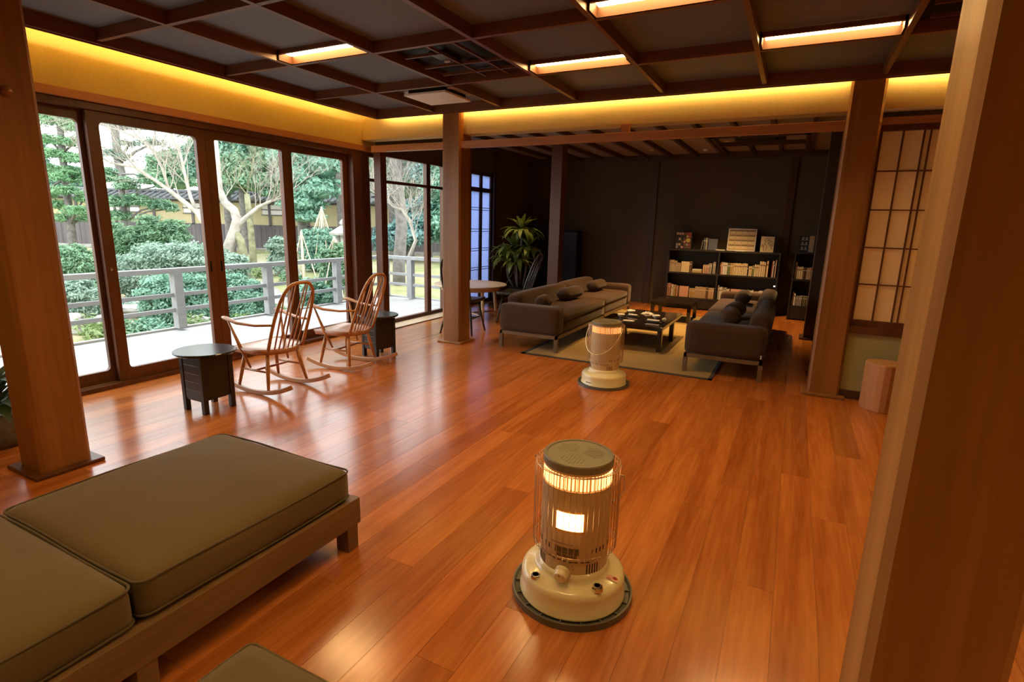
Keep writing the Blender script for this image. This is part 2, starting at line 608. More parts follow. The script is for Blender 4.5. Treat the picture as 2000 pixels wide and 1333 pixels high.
for (x, y, z, ry) in ((-3.493, 1.375, 1.985, 0), (-3.397, 5.44, 1.96, 1)):
    o = nail.obj('nail_cover', M['pillar'], smooth=True)
    o.location = (x, y, z)
    o.rotation_euler = (0, PI / 2, 0)
    tag(o, ('small pale boss fixed high on the bench-side pillar', 'small pale boss on the side of the middle pillar')[ry], 'wall boss')
# dark inner posts of the lounge
for nm, x0, x1, y0, y1, z1, lab in (('pillar', 0.245, 0.49, 8.05, 8.29, 2.66, 'dark square post in the lounge beside the narrow bookcase'),
                                   ('pillar', -3.5, -3.315, 8.07, 8.26, 2.66, 'slim reddish post rising behind the long brown sofa'),
                                   ('pillar', -4.685, -4.575, 5.36, 5.47, 2.225, 'slim brown corner post by the window wall')):
    o = struct(MB().box(x0, x1, y0, y1, 0, z1).obj(nm, M['frame'] if x0 < 0 else M['darkframe'], bevel=0.006, seg=1), lab)
MB().box(0.2, 0.535, 8.0, 8.34, 0, 0.02).obj('plinth', M['darkframe'], bpy.data.objects['pillar.004'])

# ---- ceiling of the main room
ZB = 2.594   # underside of the coffer beams
ce = struct(MB().box(-4.56, 4.3, -2.7, 5.275, 2.672, 2.70).obj('ceiling', M['ceil']))
XA = [-3.72 + 0.835 * k for k in range(10)]
YB = [4.312 - 0.979 * k for k in range(8)]
for x in XA:
    MB().box(x - 0.017, x + 0.017, -2.7, 5.25, ZB, 2.672).obj('coffer_beam', M['coffer'], ce)
mcross = wood('coffer_beam_cross', (0.12, 0.045, 0.022), (0.19, 0.075, 0.036), rough=0.45, axis='X', scale=6)
for y in YB:
    MB().box(-4.5, 4.3, y - 0.017, y + 0.017, ZB + 0.001, 2.672).obj('coffer_beam', mcross, ce)
# rim of the coffered field, which hides the light strips
MB().box(-4.535, -4.505, -2.7, 5.272, 2.578, 2.70).obj('rim_beam', M['coffer'], ce)
MB().box(-4.535, 4.3, 5.246, 5.272, 2.578, 2.70).obj('rim_beam', mcross, ce)
MB().box(-4.545, -4.535, -2.7, 5.28, 2.570, 2.60).obj('rim_lip', M['coffer'], ce)
MB().box(-4.545, 4.3, 5.272, 5.282, 2.570, 2.60).obj('rim_lip', mcross, ce)
# lid over the cove
MB().box(-4.95, -4.53, -2.7, 5.6, 2.80, 2.83).obj('cove_lid', M['plaster'], ce)
MB().box(-4.55, 4.3, 5.25, 5.6, 2.80, 2.83).obj('cove_lid', M['plaster'], ce)
MB().box(-4.56, -4.535, -2.7, 5.275, 2.70, 2.81).obj('cove_back', M['plaster'], ce)
MB().box(-4.56, 4.3, 5.25, 5.272, 2.70, 2.81).obj('cove_back', M['plaster'], ce)
# the light strips lying in the cove
tag(MB().box(-4.585, -4.57, -2.5, 5.2, 2.690, 2.700).obj('cove_light', M['led']), 'warm light strip hidden in the cove above the windows', 'strip light', 'cove light strips')
tag(MB().box(-4.45, 4.1, 5.286, 5.296, 2.655, 2.667).obj('cove_light', M['led2']), 'warm light strip hidden in the cove above the wide opening', 'strip light', 'cove light strips')
for x0, x1, y0, y1 in ((-4.645, -4.535, -2.6, 5.25),):
    MB().box(x0, x1, y0, y1, 2.64, 2.655).obj('cove_shelf', M['coffer'], ce)
    MB().box(-4.59, -4.56, y0, y1, 2.655, 2.690).obj('cove_shelf', M['coffer'], ce)
    MB().box(-4.645, -4.635, y0, y1, 2.64, 2.668).obj('cove_lip', M['coffer'], ce)
MB().box(-4.5, 4.2, 5.272, 5.299, 2.64, 2.655).obj('cove_shelf', mcross, ce)

# recessed lamps: strip wells against the far beam of a cell
def ceiling_lamp(xa, yb, label):
    t = thing('ceiling_lamp', label, 'ceiling lamp', (xa + 0.4175, yb - 0.017, 0), 0, 'recessed strip lamps in the coffered ceiling')
    MB().box(-0.372, 0.372, -0.095, -0.014, 2.652, 2.668).obj('diffuser', M['diffuser'], t)
    MB().box(-0.399, 0.399, -0.011, -0.001, ZB + 0.004, 2.67).obj('well_board', M['lightwood'], t)
    MB().box(-0.399, 0.399, -0.132, -0.112, 2.640, 2.671).obj('well_board', M['coffer'], t)
    for s in (-1, 1):
        MB().box(min(s * 0.399, s * 0.385), max(s * 0.399, s * 0.385), -0.132, -0.011, ZB + 0.006, 2.67).obj('well_board', M['lightwood'], t)
    return t


ceiling_lamp(XA[0], YB[1], 'lit strip lamp in the coffered ceiling, nearest the window wall')
ceiling_lamp(XA[2], YB[0], 'lit strip lamp in the coffered ceiling beside the dark equipment grille')
ceiling_lamp(XA[3], YB[1], 'lit strip lamp at the top edge, cut off by the picture')
ceiling_lamp(XA[4], YB[0], 'lit strip lamp in the coffered ceiling nearest the shoji window')
for i, j, lab in ((3, 3, 'added strip lamp in the coffered ceiling above the large heater, out of the picture'), (1, 4, 'added strip lamp in the coffered ceiling above the olive bench, out of the picture'),  # unseen lamps added to light the near pillar, bench and floor
                  (6, 3, 'added strip lamp in the coffered ceiling beyond the broad pillar, out of the picture'), (5, 6, 'added strip lamp in the coffered ceiling behind the viewer, further back'),
                  (4, 5, 'added strip lamp in the coffered ceiling just behind the viewer')):
    ceiling_lamp(XA[i], YB[j], lab)

# dark equipment grilles filling whole cells
def grille(xa, yb, label):
    t = thing('ceiling_grille', label, 'ceiling grille', (xa, yb, 0), 0)
    MB().box(0.02, 0.815, 0.02, 0.96, 2.664, 2.6715).obj('backing', M['black'], t)
    for y, xa_, xb_ in ((0.27, 0.08, 0.42), (0.55, 0.06, 0.80), (0.78, 0.08, 0.80)):
        MB().box(xa_, xb_, y - 0.008, y + 0.008, 2.618, 2.638).obj('slat', M['coffer'], t)
    for x in (0.40, 0.62):
        MB().box(x - 0.008, x + 0.008, 0.04, 0.94, 2.622, 2.640).obj('slat', M['coffer'], t)
    MB().box(0.26, 0.40, 0.32, 0.56, 2.645, 2.6635).obj('unit', M['tablegrey'], t)
    MB().box(0.44, 0.58, 0.60, 0.79, 2.645, 2.6635).obj('unit', M['tablegrey'], t)
    MB().box(0.28, 0.33, 0.50, 0.512, 2.634, 2.645).obj('sensor', M['white'], t)


grille(XA[1], YB[1], 'dark open grille in the ceiling cell beside the white panel')
grille(XA[5], YB[1], 'dark open grille in the ceiling behind the broad pillar')
# white ventilation panel
t = thing('ceiling_vent_panel', 'square off-white vent panel hanging in a ceiling cell', 'vent panel', (-3.29, 4.72, 0))
MB().box(-0.235, 0.235, -0.235, 0.235, 2.655, 2.6715).obj('frame', M['white'], t)
MB().box(-0.20, 0.20, -0.20, 0.20, 2.612, 2.655).obj('recess', M['black'], t)
MB().box(-0.24, 0.24, -0.22, 0.235, 2.592, 2.612).obj('cover_panel', M['white'], t, bevel=0.004)
for sx in (-1, 1):
    MB().box(sx * 0.25 - 0.03, sx * 0.25 + 0.03, -0.16, -0.13, 2.636, 2.646).obj('clip', M['white'], t)

# ---- window wall (left)
wl = struct(MB().box(-5.0, -4.87, -2.7, 5.62, 2.24, 2.80).obj('wall_left', M['plaster']))
MB().box(-5.0, -4.87, -2.7, 1.46, 0, 2.24).obj('wall_field', M['plaster'], wl)
struct(MB().box(-4.87, -4.835, -2.7, 5.62, 2.238, 2.302).obj('trim_1', M['nageshi'], bevel=0.004), 'reddish wooden rail above the sliding window doors')
hd = struct(MB().box(-5.02, -4.872, 1.4, 5.6, 2.185, 2.24).obj('trim_2', M['frame']), 'dark wooden head track of the sliding window doors')
sl = struct(MB().box(-5.03, -4.86, 1.4, 5.58, -0.02, 0.035).obj('trim_3', M['frame']), 'brown wooden sill track of the sliding window doors')
MB().box(-4.945, -4.94, 1.45, 5.2, 0.035, 0.040).obj('track', M['chrome'], sl)
jb = struct(MB().box(-5.02, -4.865, 5.20, 5.35, 0.0, 2.2).obj('trim_4', M['frame'], bevel=0.006), 'brown jamb post at the end of the sliding window doors')
MB().box(-5.0, -4.88, 5.35, 5.50, 0.0, 2.2).obj('jamb_board', M['frame'], jb, bevel=0.006)
MB().box(-5.02, -4.865, 1.38, 1.5, 0, 2.2).obj('jamb_board', M['frame'], jb)


def sash(name, y0, y1, z0, z1, x0, x1, sl_, sr, top, bot, r, label, pull=None):
    """Sliding sash with one pane, its glass opening rounded at the corners."""
    o = empty(name, (0, (y0 + y1) / 2, z0))
    struct(o, label)
    cy = (y0 + y1) / 2
    inner = rrect(y0 + sl_, y1 - sr, z0 + bot, z1 - top, r, 5)
    outer = []
    for k, (a, b) in enumerate(inner):
        q = k // 6
        outer.append(((y1, z1), (y0, z1), (y0, z0), (y1, z0))[q])
    mb = MB()
    n = len(inner)
    loc = lambda a, b, x: (x, a - cy, b - z0)
    vs = [loc(a, b, x1) for a, b in inner] + [loc(a, b, x1) for a, b in outer] + [loc(a, b, x0) for a, b in inner] + [loc(a, b, x0) for a, b in outer]
    fs = []
    for i in range(n):
        j = (i + 1) % n
        if outer[i] != outer[j]:
            fs += [(i, j, n + j, n + i), (3 * n + i, 3 * n + j, 2 * n + j, 2 * n + i), (n + i, n + j, 3 * n + j, 3 * n + i)]
        else:
            fs += [(i, j, n + i), (3 * n + i, 2 * n + j, 2 * n + i)]
        fs.append((j, i, 2 * n + i, 2 * n + j))
    mb.add(vs, fs)
    mb.obj('sash_frame', M['frame'], o)
    xm = (x0 + x1) / 2
    MB().add([(xm, y0 + sl_ - cy - 0.01, bot - 0.01), (xm, y1 - sr - cy + 0.01, bot - 0.01), (xm, y1 - sr - cy + 0.01, z1 - top - z0 + 0.01), (xm, y0 + sl_ - cy - 0.01, z1 - top - z0 + 0.01)],
             [(0, 1, 2, 3)]).obj('pane', M['glass'], o)
    if pull is not None:
        MB().box(x1 - 0.002, x1 + 0.002, pull - cy - 0.009, pull - cy + 0.009, 0.86, 0.96).obj('pull', M['black'], o)
    return o


sash('window_1', 1.50, 2.45, 0.035, 2.19, -4.99, -4.955, 0.085, 0.09, 0.08, 0.10, 0.035, 'sliding window door partly hidden by the bench-side pillar')
w2 = sash('window_2', 2.395, 3.345, 0.035, 2.19, -4.94, -4.90, 0.085, 0.085, 0.082, 0.10, 0.035, 'sliding window door behind the oval-topped side table', 3.29)
sash('window_3', 3.348, 4.255, 0.035, 2.19, -4.94, -4.90, 0.085, 0.065, 0.082, 0.10, 0.02, 'sliding window door behind the first rocking chair', 3.40)
sash('window_4', 4.22, 5.20, 0.035, 2.19, -4.99, -4.955, 0.14, 0.085, 0.08, 0.10, 0.02, 'sliding window door behind the second rocking chair')
k = MB().lathe([(0, 0), (0.012, 0.003), (0.012, 0.012), (0, 0.016)], 10).obj('lock_knob', M['chrome'], w2, loc=(-4.90, -0.44, 0.94))
k.rotation_euler = (0, PI / 2, 0)

# fixed glazing beyond the corner post
w5 = struct(empty('window_5', (0, 6.4, 0)), 'tall fixed window with a transom beyond the corner post')
for nm, a in (('sash_frame', (-4.94, -4.88, -0.89, 0.80, 0.0, 0.055)), ('sash_frame', (-4.94, -4.88, -0.89, 0.80, 2.225, 2.26)), ('sash_frame', (-4.94, -4.89, -0.90, -0.885, 0, 2.26)),
              ('sash_frame', (-4.94, -4.88, 0.76, 0.82, 0, 2.26)), ('mullion', (-4.95, -4.89, 0.33, 0.425, 0.0, 2.25)), ('transom', (-4.935, -4.885, -0.89, 0.80, 1.89, 1.928))):
    MB().box(*a).obj(nm, M['frame'], w5)
for y0, y1 in ((-0.89, 0.33), (0.425, 0.77)):
    for z0, z1 in ((0.055, 1.90), (1.915, 2.225)):
        MB().add([(-4.91, y0, z0), (-4.91, y1, z0), (-4.91, y1, z1), (-4.91, y0, z1)], [(0, 1, 2, 3)]).obj('pane', M['glass'], w5)
th = struct(MB().box(-4.88, -4.60, 5.58, 7.25, -0.01, 0.006).obj('trim_5', M['beech']), 'pale threshold board under the fixed window')
MB().box(-4.625, -4.60, 5.58, 7.25, 0.0, 0.012).obj('threshold_lip', M['beech'], th)

# lounge side wall and its daylit paper window
ls = struct(MB().box(-5.0, -4.88, 5.56, 10.3, 2.26, 2.75).obj('wall_lounge_left', M['loungewall']))
MB().box(-5.0, -4.88, 7.22, 7.95, 0, 2.26).obj('wall_field', M['loungewall'], ls)
MB().box(-5.0, -4.88, 8.68, 10.3, 0, 2.26).obj('wall_field', M['loungewall'], ls)
struct(MB().box(-4.90, -4.84, 8.68, 8.80, 0, 2.64).obj('trim_6', M['darkframe']), 'dark upright beside the daylit paper window')
w6 = struct(empty('window_6', (-4.92, 8.315, 0)), 'tall paper window tinted blue for daylight, beside the potted plant')
for a in ((-0.03, 0.03, -0.365, 0.365, 0.0, 0.06), (-0.03, 0.03, -0.365, 0.365, 2.20, 2.26), (-0.03, 0.03, -0.365, -0.33, 0, 2.26), (-0.03, 0.03, 0.325, 0.365, 0, 2.26), (-0.03, 0.03, -0.035, 0.035, 0, 2.26),
          (-0.03, 0.03, -0.365, 0.365, 1.925, 1.995)):
    MB().box(*a).obj('sash_frame', M['darkframe'], w6)
for zb in (1.66, 1.62, 1.30, 1.26, 0.97, 0.93, 0.64, 0.60, 0.32, 0.28):
    MB().box(0.004, 0.016, -0.33, 0.33, zb - 0.005, zb + 0.005).obj('glazing_bar', M['darkframe'], w6)
for y0, y1 in ((-0.33, -0.035), (0.035, 0.325)):
    for z0, z1 in ((0.06, 1.925), (1.995, 2.20)):
        MB().box(-0.002, 0.002, y0, y1, z0, z1).obj('paper_pane', M['paper2'], w6)

# ---- wall over the wide opening, tie beam, shoji wall
wf = struct(MB().box(-4.87, 4.3, 5.37, 5.55, 2.365, 2.80).obj('wall_far', M['plaster']))
bm_ = struct(MB().box(-4.685, 0.25, 5.325, 5.395, 2.215, 2.288).obj('beam', M['beamwood'], bevel=0.004), 'reddish tie beam spanning the opening to the lounge')
MB().box(0.49, 4.2, 5.325, 5.395, 2.24, 2.295).obj('beam_end', M['beamwood'], bm_)
MB().box(-1.61, -1.525, 5.34, 5.385, 2.288, 2.365).obj('strut', M['beamwood'], bm_)
ws = struct(MB().box(0.49, 4.3, 5.34, 5.50, 0, 0.58).obj('wall_shoji', M['green']))
MB().box(2.75, 4.3, 5.34, 5.50, 0.58, 2.37).obj('wall_field', M['green'], ws)
struct(MB().box(0.49, 4.3, 5.325, 5.34, 0, 0.075).obj('baseboard_far', M['darkframe']))
w7 = struct(empty('window_7', (0.5, 5.36, 0)), 'paper shoji window above the stump stool')
for a in ((-0.01, 2.26, -0.04, 0.06, 0.575, 0.64), (-0.01, 2.26, -0.015, 0.05, 0.64, 0.69), (-0.01, 2.26, -0.03, 0.05, 2.195, 2.24), (-0.01, 0.015, -0.01, 0.05, 0.69, 2.2), (2.22, 2.26, -0.01, 0.05, 0.69, 2.2)):
    MB().box(*a).obj('sash_frame', M['frame'], w7)
for x in [0.152, 0.286, 0.327] + [0.461 + 0.134 * q for q in range(13)]:
    MB().box(x - 0.006, x + 0.006, -0.012, 0.01, 0.69, 2.195).obj('lattice_bar', M['frame'], w7)
for k in range(1, 5):
    z = 0.69 + 0.301 * k
    MB().box(0.015, 2.22, -0.010, 0.008, z - 0.005, z + 0.005).obj('lattice_bar', M['frame'], w7)
xs = [0.015, 0.152, 0.3065] + [0.461 + 0.134 * q for q in range(13)] + [2.22]
for i in range(len(xs) - 1):
    for k in range(5):
        MB().box(xs[i], xs[i + 1], 0.011, 0.014, 0.69 + 0.301 * k, 0.69 + 0.301 * (k + 1)).obj('paper_pane', M['paper'], w7)
struct(MB().box(0.5, 4.3, 5.52, 5.55, 2.2, 2.80).obj('wall_light_baffle', M['loungewall']))  # added dark board, keeps corridor lamp light out of the gap
cw = struct(MB().box(0.45, 4.3, 6.6, 6.7, 0, 2.7).obj('wall_corridor', M['plaster']))
MB().box(0.54, 4.3, 5.56, 6.7, 2.5, 2.6).obj('corridor_ceiling', M['darkframe'], cw)
struct(MB().box(1.14, 1.2, 5.51, 6.6, 0, 2.5).obj('wall_corridor_end', M['plaster'])) if False else None
t = thing('corridor_lamp', 'warm lamp in the corridor behind the shoji window', 'lamp', (1.7, 6.48, 1.75))
MB().box(-0.6, 0.6, -0.06, 0.06, 0.0, 0.03).obj('corridor_diffuser', mat('corridor_lamp_glow', (1, 0.9, 0.7), emit=LAMP, estr=22.0), t)
MB().box(-0.63, 0.63, -0.08, 0.08, 0.03, 0.078).obj('housing', M['white'], t)

# ---- lounge ceiling, back wall
lc = struct(MB().box(-5.0, 1.2, 5.5, 10.3, 2.66, 2.70).obj('ceiling_lounge', mat('lounge_ceiling_board', (0.30, 0.23, 0.19), rough=0.6)))
for k in range(12):
    x = 0.05 - 0.43 * k
    if k in (1, 2):
        MB().box(x - 0.024, x + 0.024, 5.55, 8.1, 2.602, 2.66).obj('ceiling_batten', M['darkframe'], lc)
        continue
    MB().box(x - 0.024, x + 0.024, 5.55, 10.2, 2.602, 2.66).obj('ceiling_batten', M['darkframe'], lc)
MB().box(-4.88, 1.0, 10.14, 10.2, 2.57, 2.66).obj('wall_plate', M['darkframe'], lc)
t = thing('lounge_grille', 'dark framed equipment grille in the lounge ceiling by the far wall', 'ceiling grille', (-0.58, 9.1, 0))
for a in ((-0.62, 0.62, -1.0, -0.95, 2.60, 2.66), (-0.62, 0.62, 0.92, 0.97, 2.60, 2.66), (-0.62, -0.57, -1, 0.97, 2.60, 2.66), (0.55, 0.6, -1, 0.97, 2.60, 2.66), (-0.6, 0.6, -0.15, -0.09, 2.605, 2.66), (-0.2, -0.15, -0.12, 0.93, 2.605, 2.66), (0.2, 0.25, -0.12, 0.93, 2.605, 2.66)):
    MB().box(*a).obj('frame_bar', M['darkframe'], t)
MB().box(-0.35, 0.3, -0.75, -0.3, 2.64, 2.66).obj('unit', M['tablegrey'], t)
MB().lathe([(0.04, 2.63), (0.04, 2.645)], 16, (0.2, -0.5)).obj('unit_fan', M['black'], t)
wb = struct(MB().box(-5.0, 1.2, 10.2, 10.32, 0, 2.7).obj('wall_back', M['loungewall']))
for x in (-2.37, -0.15):
    MB().box(x - 0.055, x + 0.055, 10.165, 10.2, 0, 2.6).obj('wall_post', M['darkframe'], wb)
struct(MB().box(1.0, 1.12, 6.7, 10.3, 0, 2.7).obj('wall_lounge_right', M['loungewall']))
struct(MB().box(0.47, 0.53, 5.55, 6.7, 0, 2.66).obj('wall_lounge_return', M['loungewall']))
struct(MB().box(0.47, 1.0, 6.7, 6.76, 0, 2.66).obj('wall_lounge_jog', M['loungewall']))
# unseen enclosure of the main room
struct(MB().box(4.2, 4.32, -2.7, 5.6, 0, 2.8).obj('wall_right', M['plaster']))
struct(MB().box(-5.0, 4.3, -2.82, -2.7, 0, 2.8).obj('wall_rear', M['plaster']))
rf = struct(MB().box(-5.3, 4.4, -2.9, 10.4, 2.84, 2.94).obj('roof', M['darkframe']))

t = tag(MB().lathe([(0, 2.62), (0.035, 2.625), (0.05, 2.645), (0.05, 2.66)], 20).obj('smoke_detector', M['white'], smooth=True), 'white round smoke detector on the lounge ceiling', 'smoke detector')
t.location = (-1.45, 9.55, 0)
DL = [(-2.31, 9.5, 0.12, 70, 'small downlight in the lounge ceiling near the bookcase'), (-1.05, 8.85, 3.2, 92, 'small downlight in the lounge ceiling above the black bookcase'),
      (-1.72, 7.8, 3.6, 84, 'small downlight in the lounge ceiling above the low tables'), (-3.95, 8.0, 0.5, 70, 'small downlight in the lounge ceiling above the potted plant'),
      (-2.25, 6.5, 1.1, 76, 'small downlight in the lounge ceiling above the long sofa')]
for x, y, p, ang, lab in DL:
    t = thing('downlight', lab, 'downlight', (x, y, 2.66), 0, 'downlights in the lounge ceiling')
    MB().lathe([(0.045, -0.004), (0.045, 0.0), (0.03, 0.0)], 20).obj('trim_ring', M['white'], t)
    MB().lathe([(0.0, -0.002), (0.028, -0.002), (0.028, 0.0)], 16).obj('lens', mat('downlight_lens', (1, 1, 1), emit=(1, 0.75, 0.45), estr=2.0), t)
    sp = spot('downlight_beam', (0, 0, -0.03), P_SPOT * p, ang, 0.75)
    sp.parent = t
# ================================================================== kerosene heaters
def heater(name, label, loc, rz, front_glow, wires=46):
    t = thing(name, label, 'heater', loc, rz, 'cream kerosene heaters')
    MB().lathe([(0.0, 0.004), (0.19, 0.004), (0.205, 0.010), (0.222, 0.014), (0.229, 0.026), (0.235, 0.026), (0.236, 0.0), (0.0, 0.0)], 72).obj('drip_tray', M['tray'], t, smooth=False)
    rib = MB().box(0.196, 0.226, -0.002, 0.002, 0.008, 0.020).mesh('tray_rib', M['tray'])
    for k in range(18):
        put('tray_rib', rib, t).rotation_euler = (0, 0, 2 * PI * k / 18)
    b = MB().lathe([(0.0, 0.014), (0.198, 0.014), (0.206, 0.018), (0.206, 0.024), (0.201, 0.028), (0.201, 0.088), (0.198, 0.102), (0.190, 0.111), (0.178, 0.116), (0.152, 0.122), (0.143, 0.127), (0.137, 0.136), (0.134, 0.155)], 72).obj('fuel_tank', M['cream'], t, smooth=True)
    d = MB().lathe([(0.131, 0.13), (0.131, 0.484), (0.126, 0.486), (0.126, 0.545), (0.131, 0.547), (0.131, 0.556)], 72).obj('drum', M['drum'], t, smooth=False)
    # lit slits round the top
    sl = MB().box(-0.0036, 0.0036, -0.1285, -0.126, 0.489, 0.541)
    me = sl.mesh('glow_slit', M['glow'] if front_glow else M['glow2'])
    for k in range(56):
        put('glow_slit', me, d).rotation_euler = (0, 0, 2 * PI * k / 56)
    # cap with pressed ribs
    c = MB().lathe([(0.0, 0.552), (0.130, 0.552), (0.132, 0.555), (0.132, 0.578), (0.129, 0.583), (0.119, 0.584), (0.115, 0.580), (0.0, 0.580)], 72).obj('cap', M['capgrey'], t, smooth=False)
    for g in range(3):
        for k in range(7):
            q = (k - 3) * 0.013
            L_ = 0.085 - abs(q) * 0.5
            r_ = MB().box(0.014 + abs(q) * 0.8, 0.014 + L_, q - 0.0016, q + 0.0016, 0.5795, 0.5812).obj('cap_rib', M['capgrey'], c)
            r_.rotation_euler = (0, 0, g * 2 * PI / 3 + 0.5)
    # ring rails and guard wires
    for z, rr in ((0.552, 0.158), (0.236, 0.158), (0.548, 0.145)):
        MB().tube([(rr * math.cos(a), rr * math.sin(a), z) for a in np.linspace(0, 2 * PI, 64, endpoint=False)], 0.0016, 6, closed=True).obj('guard_ring', M['wire'], t, smooth=True)
    wp = [(0.145, 0, 0.549), (0.156, 0, 0.556), (0.160, 0, 0.548), (0.160, 0, 0.235), (0.157, 0, 0.222), (0.150, 0, 0.221), (0.147, 0, 0.232)]
    wm = MB().tube(wp, 0.0013, 5).mesh('guard_wire', M['wire'], True)
    for k in range(wires):
        put('guard_wire', wm, t).rotation_euler = (0, 0, 2 * PI * k / wires)
    # control band: slots, plate, printed marks
    for k in range(40):
        a = -PI / 2 + (k - 20) * 0.145
        if -3 < k - 20 < 5:
            continue
        if k % 5 == 0:
            continue
        s_ = MB().box(0.1305, 0.1318, -0.0026, 0.0026, 0.238, 0.256).obj('vent_slot', M['slot'], d)
        s_.rotation_euler = (0, 0, a)
    for sgn in (-1, 1):
        for k in range(5):
            s_ = MB().box(0.1305, 0.1318, -0.0022, 0.0022, 0.158, 0.196).obj('vent_slot', M['slot'], d)
            s_.rotation_euler = (0, 0, -PI / 2 + sgn * (0.62 + k * 0.085) + (0.12 if sgn > 0 else 0))
    for k in range(5):
        s_ = MB().box(0.1305, 0.1318, -0.017, 0.017, 0.205, 0.208).obj('vent_slot', M['slot'], d)
        s_.rotation_euler = (0, 0, -PI / 2 + (k - 2) * 0.34)

    def arcplate(nm, a0, a1, z0, z1, r_, m, par, n=10):
        mb = MB()
        for i in range(n + 1):
            a = -PI / 2 + a0 + (a1 - a0) * i / n
            for z in (z0, z1):
                mb.v.append((r_ * math.cos(a), r_ * math.sin(a), z))
        mb.f = [(2 * i, 2 * i + 2, 2 * i + 3, 2 * i + 1) for i in range(n)]
        return mb.obj(nm, m, par)

    if front_glow:
        arcplate('window_frame', -0.25, 0.62, 0.322, 0.412, 0.1325, mat('heater_window_frame', (0.55, 0.33, 0.12), rough=0.35), d)
        arcplate('flame_window', -0.20, 0.56, 0.333, 0.401, 0.1335, M['flame'], d)
        arcplate('gauge_plate', -0.22, 0.48, 0.236, 0.262, 0.1325, mat('gauge_plate_grey', (0.13, 0.11, 0.06), rough=0.3), d)
        for k in range(14):
            s_ = MB().box(0.1315, 0.1335, -0.0012, 0.0012, 0.222, 0.233).obj('scale_mark', M['slot'], d)
            s_.rotation_euler = (0, 0, -PI / 2 - 0.16 + k * 0.044)
        mb = MB().tube([(0.1345 * math.cos(a), 0.1345 * math.sin(a), 0.277) for a in np.linspace(-PI / 2 - 0.35, -PI / 2 + 0.45, 12)], 0.0012, 5)
        mb.obj('panel_edge', M['chrome'], d)
        # dial
        k_ = MB().lathe([(0.0, 0.0), (0.030, 0.0), (0.030, 0.012), (0.027, 0.016), (0.025, 0.034), (0.018, 0.038), (0.0, 0.039)], 32).obj('dial', M['cream'], t, smooth=False, loc=(0.010, -0.131, 0.165))
        k_.rotation_euler = (PI / 2 + 0.35, 0, 0)
        MB().box(-0.001, 0.001, 0.016, 0.026, 0.0375, 0.0395).obj('dial_mark', M['slot'], k_)
        for q in range(9):
            a = PI * (0.05 + q * 0.112)
            z = 0.172 + 0.040 * math.sin(a)
            xq = 0.002 + 0.045 * math.cos(a)
            aa = math.asin(xq / 0.1325)
            arcplate('printed_mark', aa - 0.012, aa + 0.012, z - 0.0015, z + 0.0015, 0.1322, M['slot'], d, 2)
        g1 = MB().lathe([(0.0, 0.012), (0.017, 0.012), (0.019, 0.008), (0.019, 0.0)], 24).obj('level_gauge', M['chrome'], t, loc=(-0.092, -0.151, 0.1165))
        MB().lathe([(0.0, 0.0125), (0.012, 0.0125)], 16).obj('gauge_face', M['cream'], g1)
        f1 = MB().lathe([(0.0, 0.020), (0.014, 0.020), (0.020, 0.017), (0.022, 0.012), (0.022, 0.0)], 8).obj('fuel_cap', M['chrome'], t, loc=(0.136, -0.110, 0.1165))
        MB().lathe([(0.0, 0.0205), (0.011, 0.0205)], 12).obj('cap_recess', M['capgrey'], f1)
        stk = MB().box(-0.022, 0.022, -0.014, 0.014, 0.0, 0.0008).obj('warning_sticker', mat('warning_sticker', (0.75, 0.42, 0.3), rough=0.5), t, loc=(0.166, -0.022, 0.1195))
        stk.rotation_euler = (0.0, 0.22, 0.15)
        MB().lathe([(0.009, 0.0012), (0.006, 0.0012)], 16, (0.010, 0.004)).obj('sticker_ring', mat('sticker_red', (0.6, 0.08, 0.04)), stk)
        MB().box(-0.018, -0.004, -0.009, -0.004, 0.0008, 0.0012).obj('sticker_print', mat('sticker_red_print', (0.6, 0.12, 0.06)), stk)
    else:
        arcplate('rating_plate', -0.35, 0.05, 0.04, 0.07, 0.2008, mat('rating_plate', (0.62, 0.54, 0.34), rough=0.4), b)
        arcplate('plate_print', -0.33, -0.02, 0.040, 0.047, 0.2012, M['slot'], b)
    # carrying handle
    for s in (-1, 1):
        MB().tube([(s * 0.160, 0, 0.53), (s * 0.178, 0, 0.53)], 0.004, 8).obj('handle_pivot', M['wire'], t)
    if not front_glow:
        hp = []
        for k in range(21):
            a = PI * k / 20
            hp.append((0.172 * math.cos(a), -0.165 * math.sin(a) ** 0.8 - 0.005, 0.53 - 0.23 * math.sin(a) ** 0.9))
        MB().tube(hp, 0.0034, 6).obj('carry_handle', mat('bright_handle', (0.8, 0.72, 0.5), rough=0.25, metal=0.6), t, smooth=True)
    else:
        hp = []
        for k in range(21):
            a = PI * k / 20
            hp.append((0.172 * math.cos(a), 0.165 * math.sin(a) ** 0.8 + 0.005, 0.53 - 0.23 * math.sin(a) ** 0.9))
        MB().tube(hp, 0.0024, 6).obj('carry_handle', M['wire'], t, smooth=True)
    return t


heater('kerosene_heater', 'large cream kerosene heater with glowing window standing alone on the floor', (-0.627, 1.809, 0), 0.0, True)
heater('kerosene_heater', 'cream kerosene heater with drooping wire handle in front of the rug', (-1.408, 4.632, 0), -0.25, False, 46)

